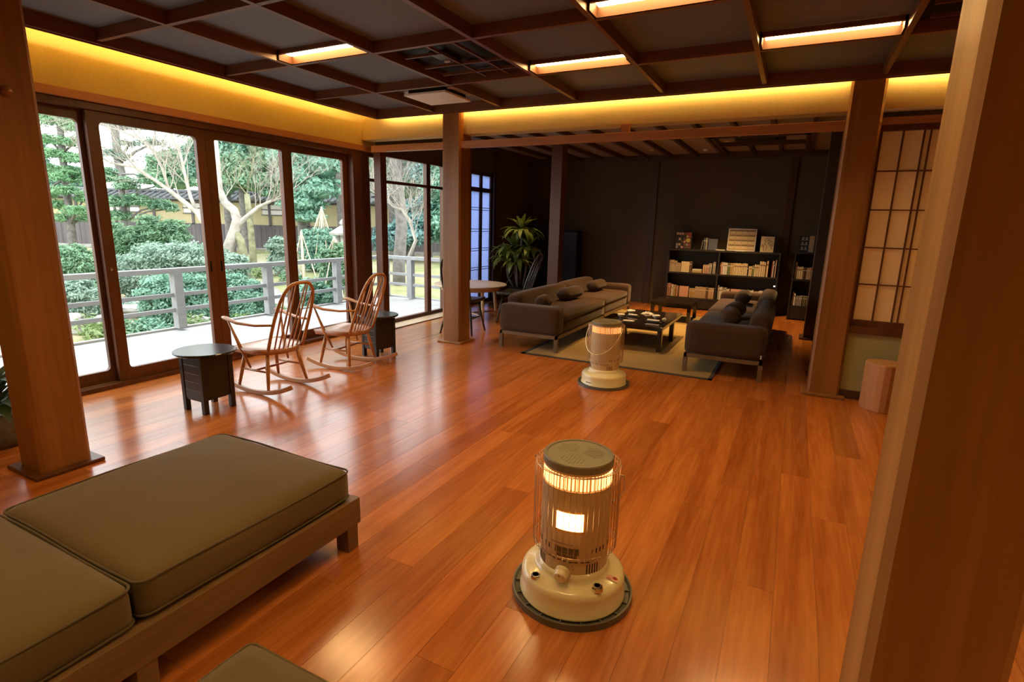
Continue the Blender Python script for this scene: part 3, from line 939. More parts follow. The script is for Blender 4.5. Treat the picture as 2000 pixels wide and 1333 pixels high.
# ================================================================== long low bench with loose cushions
t = thing('low_bench', 'long low brown wooden bench frame under the olive cushions', 'bench', (-2.0, 0.6, 0))
MB().box(0.405, 0.445, -1.75, 1.03, 0.115, 0.235).obj('side_rail', M['benchwood'], t, bevel=0.003)
MB().box(-0.465, -0.425, -1.75, 1.03, 0.115, 0.235).obj('side_rail', M['benchwood'], t, bevel=0.003)
MB().box(-0.425, 0.405, 0.99, 1.028, 0.115, 0.233).obj('end_rail', M['benchwood'], t, bevel=0.003)
MB().box(-0.425, 0.405, -1.75, 0.99, 0.195, 0.225).obj('deck_board', M['benchwood'], t)
for y in (0.985, 0.13, -0.8, -1.7):
    for x in (0.405, -0.425):
        MB().box(x - 0.035, x + 0.035, y - 0.03, y + 0.03, 0.0, 0.118).obj('leg', M['benchwood'], t, bevel=0.002)


def seat_cushion(label, x0, x1, y0, y1, z0, z1):
    t = thing('bench_cushion', label, 'cushion', ((x0 + x1) / 2, (y0 + y1) / 2, z0), 0, 'olive cushions on the long bench')
    hx, hy, h = (x1 - x0) / 2, (y1 - y0) / 2, z1 - z0
    me = rounded(2 * hx, 2 * hy, h, 0.034, 15, (0.008, 0.004, 0.038))
    me.materials.append(M['cushion'])
    put('cushion_body', me, t)
    for z in (h - 0.012, 0.014):
        q = []
        for a, b in rrect(-hx, hx, -hy, hy, 0.035, 5):
            q.append((a * 1.0, b * 1.0, z))
        # refine the straight runs so that the piping follows the puffed sides
        fine = []
        for i in range(len(q)):
            p0, p1 = Vector(q[i]), Vector(q[(i + 1) % len(q)])
            m_ = 10 if (p1 - p0).length > 0.1 else 1
            for s in range(m_):
                p = p0.lerp(p1, s / m_)
                ax = max(0, 1 - abs(p.x / hx) ** 2.2)
                ay = max(0, 1 - abs(p.y / hy) ** 2.2)
                p.z += 0.004 * math.sin(p.x * 9 + p.y * 7)
                fine.append(p * 1.0)
        MB().tube(fine, 0.0042, 6, closed=True).obj('piping', M['piping'], t, smooth=True)
    return t


seat_cushion('olive bench cushion at the far end, beside the pillar', -2.425, -1.575, 0.742, 1.602, 0.236, 0.374)
seat_cushion('olive bench cushion nearest the viewer, cut by the left edge', -2.425, -1.575, -0.13, 0.730, 0.236, 0.374)
# low upholstered stool at the bottom edge
t = thing('ottoman', 'low square olive ottoman just showing at the bottom edge', 'ottoman', (-0.72, 0.36, 0))
me = rounded(0.84, 0.84, 0.115, 0.018, 11, (0.004, 0.004, 0.012))
me.materials.append(M['cushion'])
put('top_cushion', me, t, loc=(0, 0, 0.225))
MB().tube([(a, b, 0.332) for a, b in rrect(-0.418, 0.418, -0.418, 0.418, 0.02, 4)], 0.004, 6, closed=True).obj('piping', M['cushion'], t)
MB().box(-0.40, 0.40, -0.40, 0.40, 0.14, 0.226).obj('apron', M['benchwood'], t, bevel=0.003)
for sx in (-1, 1):
    for sy in (-1, 1):
        MB().box(sx * 0.37 - 0.03, sx * 0.37 + 0.03, sy * 0.37 - 0.03, sy * 0.37 + 0.03, 0, 0.142).obj('leg', M['benchwood'], t)

# ================================================================== dark side tables
def side_table(label, loc, rz):
    t = thing('side_table', label, 'side table', loc, rz, 'dark side tables by the rocking chairs')
    top = MB().lathe([(0.0, 0.432), (0.196, 0.432), (0.205, 0.438), (0.205, 0.448), (0.2, 0.452), (0.0, 0.452)], 64).obj('table_top', mat('side_table_top', (0.02, 0.02, 0.022), rough=0.2, spec=0.7, noise=0.25, nscale=18), t)
    top.scale = (1.06, 1.0, 1.0)
    a = 0.125
    MB().box(-a + 0.006, a - 0.006, -a + 0.008, a - 0.006, 0.105, 0.43).obj('body', M['tablegrey'], t)
    for sx in (-1, 1):
        for sy in (-1, 1):
            x, y = sx * (a - 0.018), sy * (a - 0.018)
            MB().box(x - 0.018, x + 0.018, y - 0.018, y + 0.018, 0.0, 0.432).obj('leg', M['tablegrey'], t, bevel=0.002)
    MB().box(-a + 0.036, a - 0.036, -a + 0.0065, -a + 0.0085, 0.108, 0.42).obj('liner', mat('slat_liner', (0.34, 0.25, 0.18), rough=0.5), t)
    sm = MB().box(-a + 0.036, a - 0.036, -a + 0.004, -a + 0.009, 0.0, 0.0585).mesh('front_slat', M['tablegrey'])
    for k in range(5):
        put('front_slat', sm, t, bevel=0.0015, loc=(0, 0, 0.108 + k * 0.0625))
    MB().box(-a + 0.036, a - 0.036, -a + 0.008, a - 0.04, 0.09, 0.105).obj('bottom_board', M['tablegrey'], t)
    return t


side_table('dark side table with oval top closest to the bench-side pillar', (-3.775, 2.425, 0), 0.0)
side_table('dark side table standing beyond the second rocking chair', (-3.80, 4.35, 0), -0.22)


# ================================================================== bow-back chairs (front along local +y)
def bow_chair(name, label, cat, loc, rz, rocking, wm, seatm, group, back_h=0.56, spindles=6):
    t = thing(name, label, cat, loc, rz, group)
    sz = 0.355 if rocking else 0.43
    # saddle seat
    nx, ny = 16, 14
    mb = MB()
    rows = []
    for j in range(ny + 1):
        v = -1 + 2 * j / ny
        row = []
        for i in range(nx + 1):
            u = -1 + 2 * i / nx
            wx = 0.225 * (1 - 0.10 * max(0, -v)) * (math.sqrt(max(0.0, 1 - max(0, -v - 0.25) ** 2 / 0.62)) if v < -0.25 else 1)
            x = u * wx
            y = v * 0.215 + (0.012 * (1 - u * u) if v > 0 else 0)
            z = 0.012 * (abs(u) ** 2) - 0.016 * max(0, 1 - ((v + 0.2) ** 2) * 2) * (1 - abs(u) ** 3)
            row.append((x, y, sz + 0.012 + z))
        rows.append(row)
    vs = [p for r_ in rows for p in r_]
    n1 = len(vs)
    vs2 = [(p[0] * 0.95, p[1] * 0.95, sz - 0.022) for p in vs]
    fs = []
    for j in range(ny):
        for i in range(nx):
            a = j * (nx + 1) + i
            fs.append((a, a + 1, a + nx + 2, a + nx + 1))
            fs.append((n1 + a, n1 + a + nx + 1, n1 + a + nx + 2, n1 + a + 1))
    border = [i for i in range(nx + 1)] + [j * (nx + 1) + nx for j in range(1, ny + 1)] + [ny * (nx + 1) + i for i in range(nx - 1, -1, -1)] + [j * (nx + 1) for j in range(ny - 1, 0, -1)]
    for a, b in zip(border, border[1:] + border[:1]):
        fs.append((b, a, n1 + a, n1 + b))
    mb.add(vs + vs2, fs)
    mb.obj('seat', seatm, t, smooth=True)
    # bent bow
    lean = 0.34 if rocking else 0.30
    bow = []
    for k in range(33):
        a = PI * k / 32
        h = math.sin(a)
        x = 0.205 * math.copysign(abs(math.cos(a)) ** 0.62, math.cos(a)) * (0.86 + 0.14 * math.sin(a * 1.0))
        hh = back_h * h ** 0.72
        bow.append((x, -0.165 - lean * hh - 0.03 * h, sz + 0.005 + hh))
    MB().tube(bow, [0.0135] * 33, 8).obj('bow', wm, t, smooth=True)
    def bow_at(x, side_top=True):
        best = min(bow[4:29], key=lambda q: abs(q[0] - x))
        return best
    for k in range(spindles):
        u = -1 + 2 * (k + 0.5) / spindles
        x0 = u * 0.135
        p1 = bow_at(u * 0.16)
        MB().tube([(x0, -0.165, sz + 0.01), ((x0 + p1[0]) / 2 * 1.0, -0.165 + (p1[1] + 0.165) * 0.5, (sz + p1[2]) / 2), p1], [0.0065, 0.0075, 0.005], 7).obj('spindle', wm, t, smooth=True)
    # legs
    fz = 0.05 if rocking else 0.0
    legs = {}
    for sx in (-1, 1):
        for nm, y0, y1 in (('f', 0.135, 0.175 if rocking else 0.20), ('b', -0.12, -0.17 if rocking else -0.22)):
            a = Vector((sx * 0.145, y0, sz - 0.02))
            zb = (0.040 if nm == 'f' else 0.045) if rocking else 0.0
            b = Vector((sx * (0.20 if rocking else 0.225), y1, zb))
            legs[sx, nm] = (a, b)
            MB().tube([a, a.lerp(b, 0.4), b], [0.014, 0.017, 0.011], 10).obj('leg', wm, t, smooth=True)
    mids = []
    for sx in (-1, 1):
        a = legs[sx, 'f'][0].lerp(legs[sx, 'f'][1], 0.50)
        b = legs[sx, 'b'][0].lerp(legs[sx, 'b'][1], 0.50)
        MB().tube([a, a.lerp(b, 0.5), b], [0.008, 0.011, 0.008], 8).obj('stretcher', wm, t, smooth=True)
        mids.append(a.lerp(b, 0.5))
    MB().tube([mids[0], mids[0].lerp(mids[1], 0.5), mids[1]], [0.008, 0.010, 0.008], 8).obj('stretcher', wm, t, smooth=True)
    if rocking:
        for sx in (-1, 1):
            pts = []
            R = 0.98
            for k in range(25):
                a = -0.455 + 0.80 * k / 24
                y = R * math.sin(a)
                z = R * (1 - math.cos(a)) + 0.018
                pts.append((sx * 0.20, y, z))
            mb = MB()
            for i, (x, y, z) in enumerate(pts):
                for dx, dz in ((-0.013, -0.018), (0.013, -0.018), (0.013, 0.018), (-0.013, 0.018)):
                    a = -0.455 + 0.80 * i / 24
                    mb.v.append((x + dx, y - dz * math.sin(a), z + dz * math.cos(a)))
            n = len(pts)
            for i in range(n - 1):
                for j in range(4):
                    j2 = (j + 1) % 4
                    mb.f.append((i * 4 + j, (i + 1) * 4 + j, (i + 1) * 4 + j2, i * 4 + j2))
            mb.f += [(0, 1, 2, 3), ((n - 1) * 4 + 3, (n - 1) * 4 + 2, (n - 1) * 4 + 1, (n - 1) * 4)]
            mb.obj('rocker', wm, t, bevel=0.005)
            # arm and its slanting support
            pb = min(bow, key=lambda q: abs(q[2] - (sz + 0.235)) + (0 if q[0] * sx > 0 else 9))
            arm = [Vector(pb), Vector((sx * 0.225, -0.10, sz + 0.225)), Vector((sx * 0.26, 0.06, sz + 0.235)), Vector((sx * 0.262, 0.18, sz + 0.262)), Vector((sx * 0.255, 0.225, sz + 0.268))]
            MB().tube(arm, [0.011, 0.013, 0.015, 0.019, 0.013], 10, flat=(1.25, 1.0, 0.8)).obj('arm', wm, t, smooth=True)
            MB().tube([(sx * 0.258, 0.17, sz + 0.250), (sx * 0.215, 0.10, sz + 0.02), (sx * 0.190, 0.03, sz - 0.145)], [0.008, 0.015, 0.008], 9).obj('arm_post', wm, t, smooth=True)
    return t


bow_chair('rocking_chair', 'bow-back wooden rocking chair beside the oval-topped side table', 'rocking chair', (-3.80, 3.02, 0), PI / 2 + 0.02, True, M['rocker'], M['rockseat'], 'wooden rocking chairs facing the garden')
bow_chair('rocking_chair', 'bow-back wooden rocking chair further along, in front of the window post', 'rocking chair', (-3.80, 3.90, 0), PI / 2 + 0.10, True, M['rocker'], M['rockseat'], 'wooden rocking chairs facing the garden')
bow_chair('spindle_chair', 'dark bow-back chair mostly hidden behind the middle pillar', 'chair', (-3.76, 5.96, 0), 0.12, False, M['ebony'], M['ebony'], 'dark bow-back chairs at the round table')
bow_chair('spindle_chair', 'dark bow-back chair with its tall back behind the brown sofa', 'chair', (-3.52, 7.0, 0), PI / 2 + 0.1, False, M['ebony'], M['ebony'], 'dark bow-back chairs at the round table')

# ================================================================== round pale table
t = thing('round_table', 'pale round table between the two dark bow-back chairs', 'table', (-4.29, 7.0, 0))
MB().lathe([(0.0, 0.482), (0.535, 0.482), (0.55, 0.49), (0.55, 0.50), (0.545, 0.505), (0.0, 0.505)], 72).obj('table_top', M['beech'], t)
MB().lathe([(0.42, 0.42), (0.44, 0.42), (0.44, 0.483), (0.42, 0.483), (0.42, 0.42)], 48).obj('apron', M['beech'], t)
for k in range(4):
    a = PI / 4 + k * PI / 2 + 0.2
    MB().tube([(0.40 * math.cos(a), 0.40 * math.sin(a), 0.47), (0.44 * math.cos(a), 0.44 * math.sin(a), 0.0)], [0.026, 0.018], 12).obj('leg', M['beech'], t, smooth=True)
for k in range(2):
    a = PI / 4 + k * PI / 2 + 0.2
    MB().tube([(0.43 * math.cos(a), 0.43 * math.sin(a), 0.06 + 0.0 * k), (-0.43 * math.cos(a), -0.43 * math.sin(a), 0.06)], 0.012, 8).obj('stretcher', M['beech'], t, smooth=True)

# ================================================================== sofas
def sofa(label, x_front, x_back, y0, y1, arm0, arm1, tag_white=False, dx=0.0):
    """Runs along y; seat faces x_front. arm0/arm1: arm at the near/far end."""
    t = thing('sofa', label, 'sofa', ((x_front + x_back) / 2 + dx, (y0 + y1) / 2, 0), 0, 'brown sofas round the low tables')
    s = 1 if x_front > x_back else -1
    D = abs(x_front - x_back) / 2
    hy = (y1 - y0) / 2
    X = lambda f: s * (-D + 2 * D * f)          # f: 0 back .. 1 front
    def xb(a, b):
        return min(X(a), X(b)), max(X(a), X(b))
    ya = -hy + (0.20 if arm0 else 0.0)
    yb = hy - (0.20 if arm1 else 0.0)
    # frame
    for f in (0.02, 0.955):
        x0, x1 = xb(f, f + 0.035)
        MB().box(x0, x1, -hy + 0.01, hy - 0.01, 0.158, 0.196).obj('frame_rail', M['sofaframe'], t)
    for y in (-hy + 0.01, hy - 0.045):
        x0, x1 = xb(0.02, 0.99)
        MB().box(x0, x1, y, y + 0.035, 0.158, 0.196).obj('frame_rail', M['sofaframe'], t)
    ys = [-hy + 0.03, hy - 0.03] + ([-hy + 1.12] if hy > 0.8 else [])
    for y in ys:
        for f in (0.035, 0.97):
            MB().box(X(f) - 0.02, X(f) + 0.02, y - 0.02, y + 0.02, 0.0095 if f > 0.5 else 0.0, 0.165).obj('leg', M['sofaframe'], t)
    x0, x1 = xb(0.0, 1.0)
    rbox('base_cushion', M['sofa'], t, x0 + 0.01, x1 - 0.01, ya - 0.01, yb + 0.01, 0.196, 0.33, 0.03, 6)
    x0, x1 = xb(0.20, 1.0)
    rbox('seat_cushion', M['sofa'], t, x0, x1, ya, yb, 0.315, 0.425, 0.045, 8, (0.0, 0.0, 0.018))
    for fl_, a, b in ((arm0, -hy, -hy + 0.21), (arm1, hy - 0.21, hy)):
        if fl_:
            x0, x1 = xb(0.0, 1.0)
            rbox('arm', M['sofa'], t, x0, x1, a, b, 0.197, 0.512, 0.05, 8)
    # leaning back
    x0, x1 = xb(0.0, 0.27)
    o = rbox('back_cushion', M['sofa'], t, x0, x1, ya + 0.005, yb, 0.31, 0.605, 0.07, 8, (0.01, 0.0, 0.01))
    o.rotation_euler = (0, s * -0.10, 0)
    if tag_white:
        MB().box(X(0.04) - 0.006, X(0.04) + 0.006, -hy - 0.008, -hy + 0.004, 0.225, 0.26).obj('care_tag', M['white'], t)
    return t


sofa('long brown sofa section with its arm turned to the room, window side', -2.215, -2.955, 5.45, 7.18, True, False)
sofa('far brown sofa section in the dark, window side', -2.245, -2.985, 7.20, 8.62, False, True)
sofa('brown sofa section with a white tag on its near arm, wall side', -0.86, -0.125, 5.45, 7.10, True, False, True)
sofa('far brown sofa section in front of the bookcase, wall side', -0.88, -0.145, 7.12, 8.62, False, True)


def bolster(label, loc, L_, r_, rz, m=None):
    t = thing('bolster', label, 'cushion', loc, rz, 'bolster cushions on the sofas')
    prof = [(0.0, -L_ / 2), (r_ * 0.6, -L_ / 2 + 0.005), (r_ * 0.92, -L_ / 2 + 0.03), (r_, -L_ / 2 + 0.07), (r_, L_ / 2 - 0.07), (r_ * 0.92, L_ / 2 - 0.03), (r_ * 0.6, L_ / 2 - 0.005), (0.0, L_ / 2)]
    o = MB().lathe(prof, 28).obj('bolster_body', m or M['sofadark'], t, smooth=True, loc=(0, 0, r_))
    o.rotation_euler = (PI / 2, 0, 0)
    o.scale = (1.15, 1, 1)
    o = MB().lathe([(0.0, -L_ / 2 - 0.004), (0.016, -L_ / 2 - 0.002), (0.016, -L_ / 2 + 0.004)], 12).obj('button', M['sofa'], t, loc=(0, 0, r_))
    o.rotation_euler = (PI / 2, 0, 0)


bolster('soft bolster against the near arm of the window-side sofa', (-2.56, 5.84, 0.448), 0.26, 0.075, 0.1, M['sofa'])
bolster('dark bolster lying in the middle of the window-side sofa', (-2.58, 6.75, 0.448), 0.55, 0.08, -0.05)
bolster('dark bolster on the far window-side sofa section', (-2.60, 7.9, 0.448), 0.5, 0.08, 0.0)
bolster('brown bolster nearest the tagged arm of the wall-side sofa', (-0.50, 5.95, 0.448), 0.36, 0.085, 0.15, M['sofa'])
bolster('dark bolster behind another on the wall-side sofa', (-0.50, 6.45, 0.448), 0.36, 0.085, -0.1)
bolster('dark bolster on the far wall-side sofa section', (-0.52, 7.75, 0.448), 0.42, 0.085, 0.0)

# ================================================================== rug, low tables
t = thing('rug', 'straw-coloured rug with dark binding under the low tables', 'rug', (-1.55, 7.2, 0))
MB().box(-0.97, 0.97, -1.89, 1.9, 0.0, 0.008).obj('rug_field', M['rug'], t)
for a in ((-1.02, -0.968, -1.93, 1.94, 0, 0.009), (0.968, 1.0, -1.93, 1.94, 0, 0.009), (-1.02, 1.0, -1.93, -1.888, 0, 0.009), (-1.02, 1.0, 1.9, 1.94, 0, 0.009)):
    MB().box(*a).obj('binding', M['rugedge'], t)


def low_table(label, x0, x1, y0, y1, h, leg_ys):
    t = thing('low_table', label, 'low table', ((x0 + x1) / 2, (y0 + y1) / 2, 0), 0, 'dark low tables between the sofas')
    cx, cy = (x0 + x1) / 2, (y0 + y1) / 2
    MB().box(x0 - cx, x1 - cx, y0 - cy, y1 - cy, h - 0.022, h).obj('table_top', M['coffeetable'], t, bevel=0.003)
    MB().box(x0 - cx + 0.012, x1 - cx - 0.012, y0 - cy + 0.012, y1 - cy - 0.012, h - 0.05, h - 0.021).obj('apron', M['coffeetable'], t)
    for ly in leg_ys:
        for lx in (x0 + 0.035, x1 - 0.035):
            MB().box(lx - cx - 0.026, lx - cx + 0.026, ly - cy - 0.026, ly - cy + 0.026, 0.009, h - 0.045).obj('leg', M['coffeetable'], t)
    return t


low_table('dark low table with bowls and towels, behind the far heater', -1.875, -1.21, 6.12, 7.33, 0.302, (6.17, 6.86))
low_table('bare dark low table closest to the bookcase', -1.86, -1.25, 8.28, 8.95, 0.302, (8.33, 8.90))


def bowl(label, loc, r_=0.058, h=0.055):
    return tag(MB().lathe([(0.0, 0.006), (r_ * 0.42, 0.0), (r_ * 0.45, 0.006), (r_ * 0.85, h * 0.5), (r_, h), (r_ * 0.95, h), (r_ * 0.8, h * 0.52), (r_ * 0.4, 0.012), (0, 0.012)], 28).obj('tea_bowl', M['porcelain'], smooth=True, loc=loc), label, 'tea bowl', 'tea bowls on the low table')


bowl('pale tea bowl at the near end of the low table, closest to the heater', (-1.81, 6.53, 0.303), 0.046, 0.044)
bowl('larger pale tea bowl in a group on the low table', (-1.785, 6.90, 0.303), 0.056, 0.046)
bowl('pale tea bowl beside a rolled towel, right half of the low table', (-1.415, 6.69, 0.303), 0.048, 0.046)


def towel(label, loc, L_, r_, rz, flat=0.7):
    t = thing('towel', label, 'towel', loc, rz, 'white towels on the low table')
    o = MB().lathe([(0.0, -L_ / 2), (r_ * 0.8, -L_ / 2), (r_, -L_ / 2 + 0.008), (r_ * 1.02, 0), (r_, L_ / 2 - 0.008), (r_ * 0.8, L_ / 2), (0.0, L_ / 2)], 16).obj('rolled_cloth', M['towel'], t, smooth=True, loc=(0, 0, r_ * flat + 0.008))
    o.rotation_euler = (0, PI / 2, 0)
    o.scale = (flat, 1, 1)
    MB().box(-L_ / 2 - 0.02, L_ / 2 + 0.03, -0.04, 0.04, 0.0, 0.008).obj('tray', M['black'], t)


towel('rolled towel on a black tray, right half of the low table', (-1.385, 6.42, 0.303), 0.15, 0.019, -0.1)
towel('rolled towel on a black tray behind the closest tea bowl', (-1.70, 6.68, 0.303), 0.12, 0.018, -0.2)


def crumple(name, label, cat, loc, sx, sy, h, seed, m, group=None):
    rg = np.random.default_rng(seed)
    n = 9
    vs, fs = [], []
    for j in range(n):
        for i in range(n):
            u, v = i / (n - 1) - 0.5, j / (n - 1) - 0.5
            e = 1 - 0.25 * rg.random()
            z = h * max(0, 1 - 3.2 * (u * u + v * v)) * rg.random() + 0.001
            vs.append((u * sx * e, v * sy * e, z))
    for j in range(n - 1):
        for i in range(n - 1):
            a = j * n + i
            fs.append((a, a + 1, a + n + 1, a + n))
    return tag(MB().add(vs, fs).obj(name, m, loc=loc), label, cat, group)


crumple('paper_napkin', 'crumpled white napkin in the middle of the low table', 'napkin', (-1.60, 7.02, 0.303), 0.17, 0.10, 0.04, 3, M['towel'])
crumple('paper_napkin', 'flat white wrapper in front of the rolled towel by the heater', 'napkin', (-1.67, 6.36, 0.303), 0.15, 0.09, 0.012, 4, M['towel'])
crumple('sweet_wrapper', 'small white wrapper beside the tea bowl at the table edge', 'wrapper', (-1.315, 6.70, 0.303), 0.06, 0.05, 0.03, 5, M['towel'])
tag(MB().box(-0.08, 0.08, -0.006, 0.006, 0, 0.006).obj('chopstick_rest', M['towel'], loc=(-1.36, 6.25, 0.303)), 'thin pale stick lying in front of the tray', 'stick')
# ================================================================== bookcases and what stands on them
BC = {'cream': (0.66, 0.52, 0.30), 'ochre': (0.50, 0.34, 0.12), 'tan': (0.52, 0.36, 0.2), 'pink': (0.55, 0.30, 0.22), 'brown': (0.16, 0.08, 0.04), 'grey': (0.33, 0.29, 0.26), 'white': (0.72, 0.68, 0.62),
      'black': (0.03, 0.028, 0.025), 'red': (0.32, 0.06, 0.04), 'green': (0.16, 0.17, 0.07), 'blue': (0.1, 0.11, 0.16)}
BM_ = {k: mat('book_' + k, v, rough=0.7, noise=0.08, nscale=40) for k, v in BC.items()}
PAGES = mat('book_pages', (0.7, 0.62, 0.48), rough=0.9)


def bookcase(label, x0, x1, yf, yb, div, shelves, h):
    cx = (x0 + x1) / 2
    t = thing('bookcase', label, 'bookcase', (cx, yf, 0), 0, 'black bookcases along the dark wall')
    d = yb - yf
    X0, X1 = x0 - cx, x1 - cx
    MB().box(X0, X1, 0, d, h - 0.03, h).obj('top_board', M['shelfblack'], t, bevel=0.002)
    for x in (X0, X1 - 0.025):
        MB().box(x, x + 0.025, 0, d, 0.0, h - 0.03).obj('side_panel', M['shelfblack'], t)
    for x in div:
        MB().box(x - cx - 0.012, x - cx + 0.012, 0, d, 0.06, h - 0.03).obj('divider', M['shelfblack'], t)
    MB().box(X0 + 0.02, X1 - 0.02, d - 0.012, d, 0.02, h - 0.03).obj('back_panel', M['shelfblack'], t)
    for z in shelves:
        MB().box(X0 + 0.025, X1 - 0.025, 0.004, d - 0.012, z - 0.025, z).obj('shelf', M['shelfblack'], t)
    MB().box(X0 + 0.025, X1 - 0.025, 0.01, 0.03, 0.02, shelves[0] - 0.025).obj('plinth', M['shelfblack'], t)
    return t


bookcase('wide black bookcase full of books against the dark wall', -1.975, -0.175, 9.88, 10.16, (-1.115,), (0.205, 0.642), 1.045)
bookcase('narrow black bookcase half hidden by the dark post', 0.02, 0.72, 9.72, 10.02, (), (0.23, 0.655), 1.08)


def book(name, x, z, w, h, d, yf, col, label, group, tilt=0.0, lay=False, fy=0.0):
    t = thing(name, label, 'book', (x + w / 2, yf, z), 0, group)
    e = 0.0022
    MB().box(-w / 2, w / 2, 0, e, 0, h).obj('spine', BM_[col], t)
    for s in (-1, 1):
        a, b = (-w / 2, -w / 2 + e) if s < 0 else (w / 2 - e, w / 2)
        MB().box(a, b, 0, d, 0, h).obj('cover', BM_[col], t)
    MB().box(-w / 2 + e, w / 2 - e, e, d - 0.004, 0.003, h - 0.003).obj('pages', PAGES, t)
    if w > 0.016:
        MB().box(-w / 2 + 0.004, w / 2 - 0.004, -0.0006, 0.0, h * 0.72, h * 0.80).obj('title_band', BM_['white' if col not in ('white', 'cream') else 'brown'], t)
    if tilt:
        t.rotation_euler = (0, tilt, 0)
    return t


def run(x, z, yf, items, where, group):
    """items: (colour, width, height, count); labels count from the left."""
    rg = random.Random(where)
    seq = []
    for col, w, h, n in items:
        for _ in range(n):
            seq.append((col, w * rg.uniform(0.85, 1.12), h * rg.uniform(0.97, 1.02)))
    n = len(seq)
    for k, (col, w_, h_) in enumerate(seq):
        lab = f'{col} book, {ORD[k]} from left, {where}'
        book('book', x, z, w_, h_, 0.15, yf + rg.uniform(0.0, 0.012), col, lab, group)
        x += w_ + 0.0012
    return x


def flat_book(x, z, yf, w_, d, h, col, label, group):
    t = thing('book', label, 'book', (x, yf, z), 0, group)
    MB().box(0, w_, 0, 0.003, 0, h).obj('spine', BM_[col], t)
    for a, b in ((0, 0.0025), (h - 0.0025, h)):
        MB().box(0, w_, 0, d, a, b).obj('cover', BM_[col], t)
    MB().box(0.003, w_ - 0.003, 0.003, d - 0.003, 0.0025, h - 0.0025).obj('pages', PAGES, t)


def face_book(x, z, yf, w_, h, col, label, group, name='book'):
    t = thing(name, label, 'book', (x + w_ / 2, yf, z), 0, group)
    MB().box(-w_ / 2, w_ / 2, 0, 0.003, 0, h).obj('cover', BM_[col], t)
    MB().box(-w_ / 2 + 0.003, w_ / 2, 0.003, 0.018, 0.003, h - 0.003).obj('pages', PAGES, t)
    MB().box(-w_ / 2, -w_ / 2 + 0.003, 0, 0.02, 0, h).obj('spine', BM_[col], t)
    t.location.z += 0.002
    t.rotation_euler = (-0.05, 0, 0)
    return t


YF = 9.915
g = 'books on the upper left shelf'
x = run(-1.945, 0.643, YF, [('grey', 0.022, 0.205, 1), ('cream', 0.021, 0.20, 3), ('cream', 0.02, 0.185, 2), ('tan', 0.024, 0.155, 3)], 'upper left shelf of wide bookcase', g)
face_book(-1.735, 0.643, YF, 0.14, 0.185, 'cream', 'cream book shown face out on the upper left shelf', g)
book('book', -1.588, 0.643, 0.03, 0.19, 0.15, YF, 'brown', 'brown book beside the face-out cream book, upper left shelf', g)
for k, c in enumerate(('ochre', 'cream', 'white')):
    flat_book(-1.548 + 0.004 * k, 0.643 + k * 0.0205, YF, 0.165 - 0.006 * k, 0.12, 0.02, c, f'{c} book lying flat, {("lowest", "middle", "top")[k]} of the small stack of three', g)
run(-1.365, 0.643, YF, [('tan', 0.024, 0.145, 2), ('pink', 0.02, 0.15, 2), ('grey', 0.026, 0.175, 2), ('black', 0.016, 0.18, 1), ('grey', 0.022, 0.2, 2)], 'upper left shelf, beside the flat stack', g)
g = 'books on the upper right shelf'
run(-1.09, 0.643, YF, [('brown', 0.018, 0.19, 1), ('pink', 0.024, 0.205, 1), ('white', 0.022, 0.20, 3), ('green', 0.024, 0.2, 2), ('ochre', 0.024, 0.2, 2), ('cream', 0.0255, 0.2, 8), ('black', 0.02, 0.165, 1),
                       ('cream', 0.026, 0.165, 2), ('green', 0.03, 0.175, 1), ('cream', 0.025, 0.19, 3), ('cream', 0.028, 0.245, 3), ('brown', 0.014, 0.23, 1), ('cream', 0.03, 0.26, 1)], 'upper right shelf of wide bookcase', g)
run(-0.29, 0.643, YF, [('red', 0.014, 0.25, 1), ('white', 0.018, 0.27, 1), ('black', 0.016, 0.26, 1), ('pink', 0.022, 0.285, 1)], 'tall books ending the upper right shelf', g)
g = 'books on the lower left shelf'
run(-1.945, 0.206, YF, [('pink', 0.018, 0.225, 3), ('red', 0.012, 0.22, 1), ('white', 0.018, 0.2, 2), ('ochre', 0.02, 0.2, 2), ('brown', 0.012, 0.19, 1), ('pink', 0.022, 0.185, 1)], 'lower left shelf of wide bookcase', g)
face_book(-1.73, 0.206, YF, 0.155, 0.19, 'pink', 'pink picture book shown face out on the lower left shelf', g)
run(-1.56, 0.206, YF, [('ochre', 0.022, 0.155, 4), ('tan', 0.0205, 0.19, 9), ('brown', 0.02, 0.19, 2), ('tan', 0.0205, 0.19, 4)], 'lower left shelf, beside the pink picture book', g)
g = 'books on the lower right shelf'
run(-1.09, 0.206, YF, [('grey', 0.02, 0.25, 1), ('white', 0.024, 0.215, 2), ('grey', 0.022, 0.21, 3), ('white', 0.022, 0.19, 2)], 'lower right shelf above the sofa', g)
face_book(-0.88, 0.206, YF, 0.2, 0.2, 'pink', 'pink book shown face out above the far sofa', g)
run(-0.62, 0.206, YF, [('white', 0.024, 0.195, 4), ('tan', 0.022, 0.185, 3), ('white', 0.024, 0.2, 4)], 'lower right shelf by the end panel', g)
tag(MB().lathe([(0, -0.012), (0.012, -0.006), (0.012, 0.006), (0, 0.012)], 14).obj('shelf_light', mat('tiny_lamp', (1, 1, 1), emit=(1, 0.9, 0.75), estr=3), loc=(-0.215, 9.87, 0.505)), 'tiny white light at the end of the wide bookcase', 'light')
g = 'books in the narrow bookcase'
run(0.055, 0.656, 9.75, [('white', 0.03, 0.27, 1), ('cream', 0.028, 0.195, 3), ('brown', 0.026, 0.185, 2), ('tan', 0.024, 0.185, 3), ('grey', 0.024, 0.18, 3)], 'upper shelf of narrow bookcase', g)
run(0.055, 0.231, 9.75, [('grey', 0.014, 0.09, 1), ('white', 0.018, 0.215, 1), ('white', 0.026, 0.19, 1), ('grey', 0.024, 0.155, 4), ('green', 0.026, 0.155, 3), ('white', 0.02, 0.15, 2)], 'lower shelf of narrow bookcase', g)

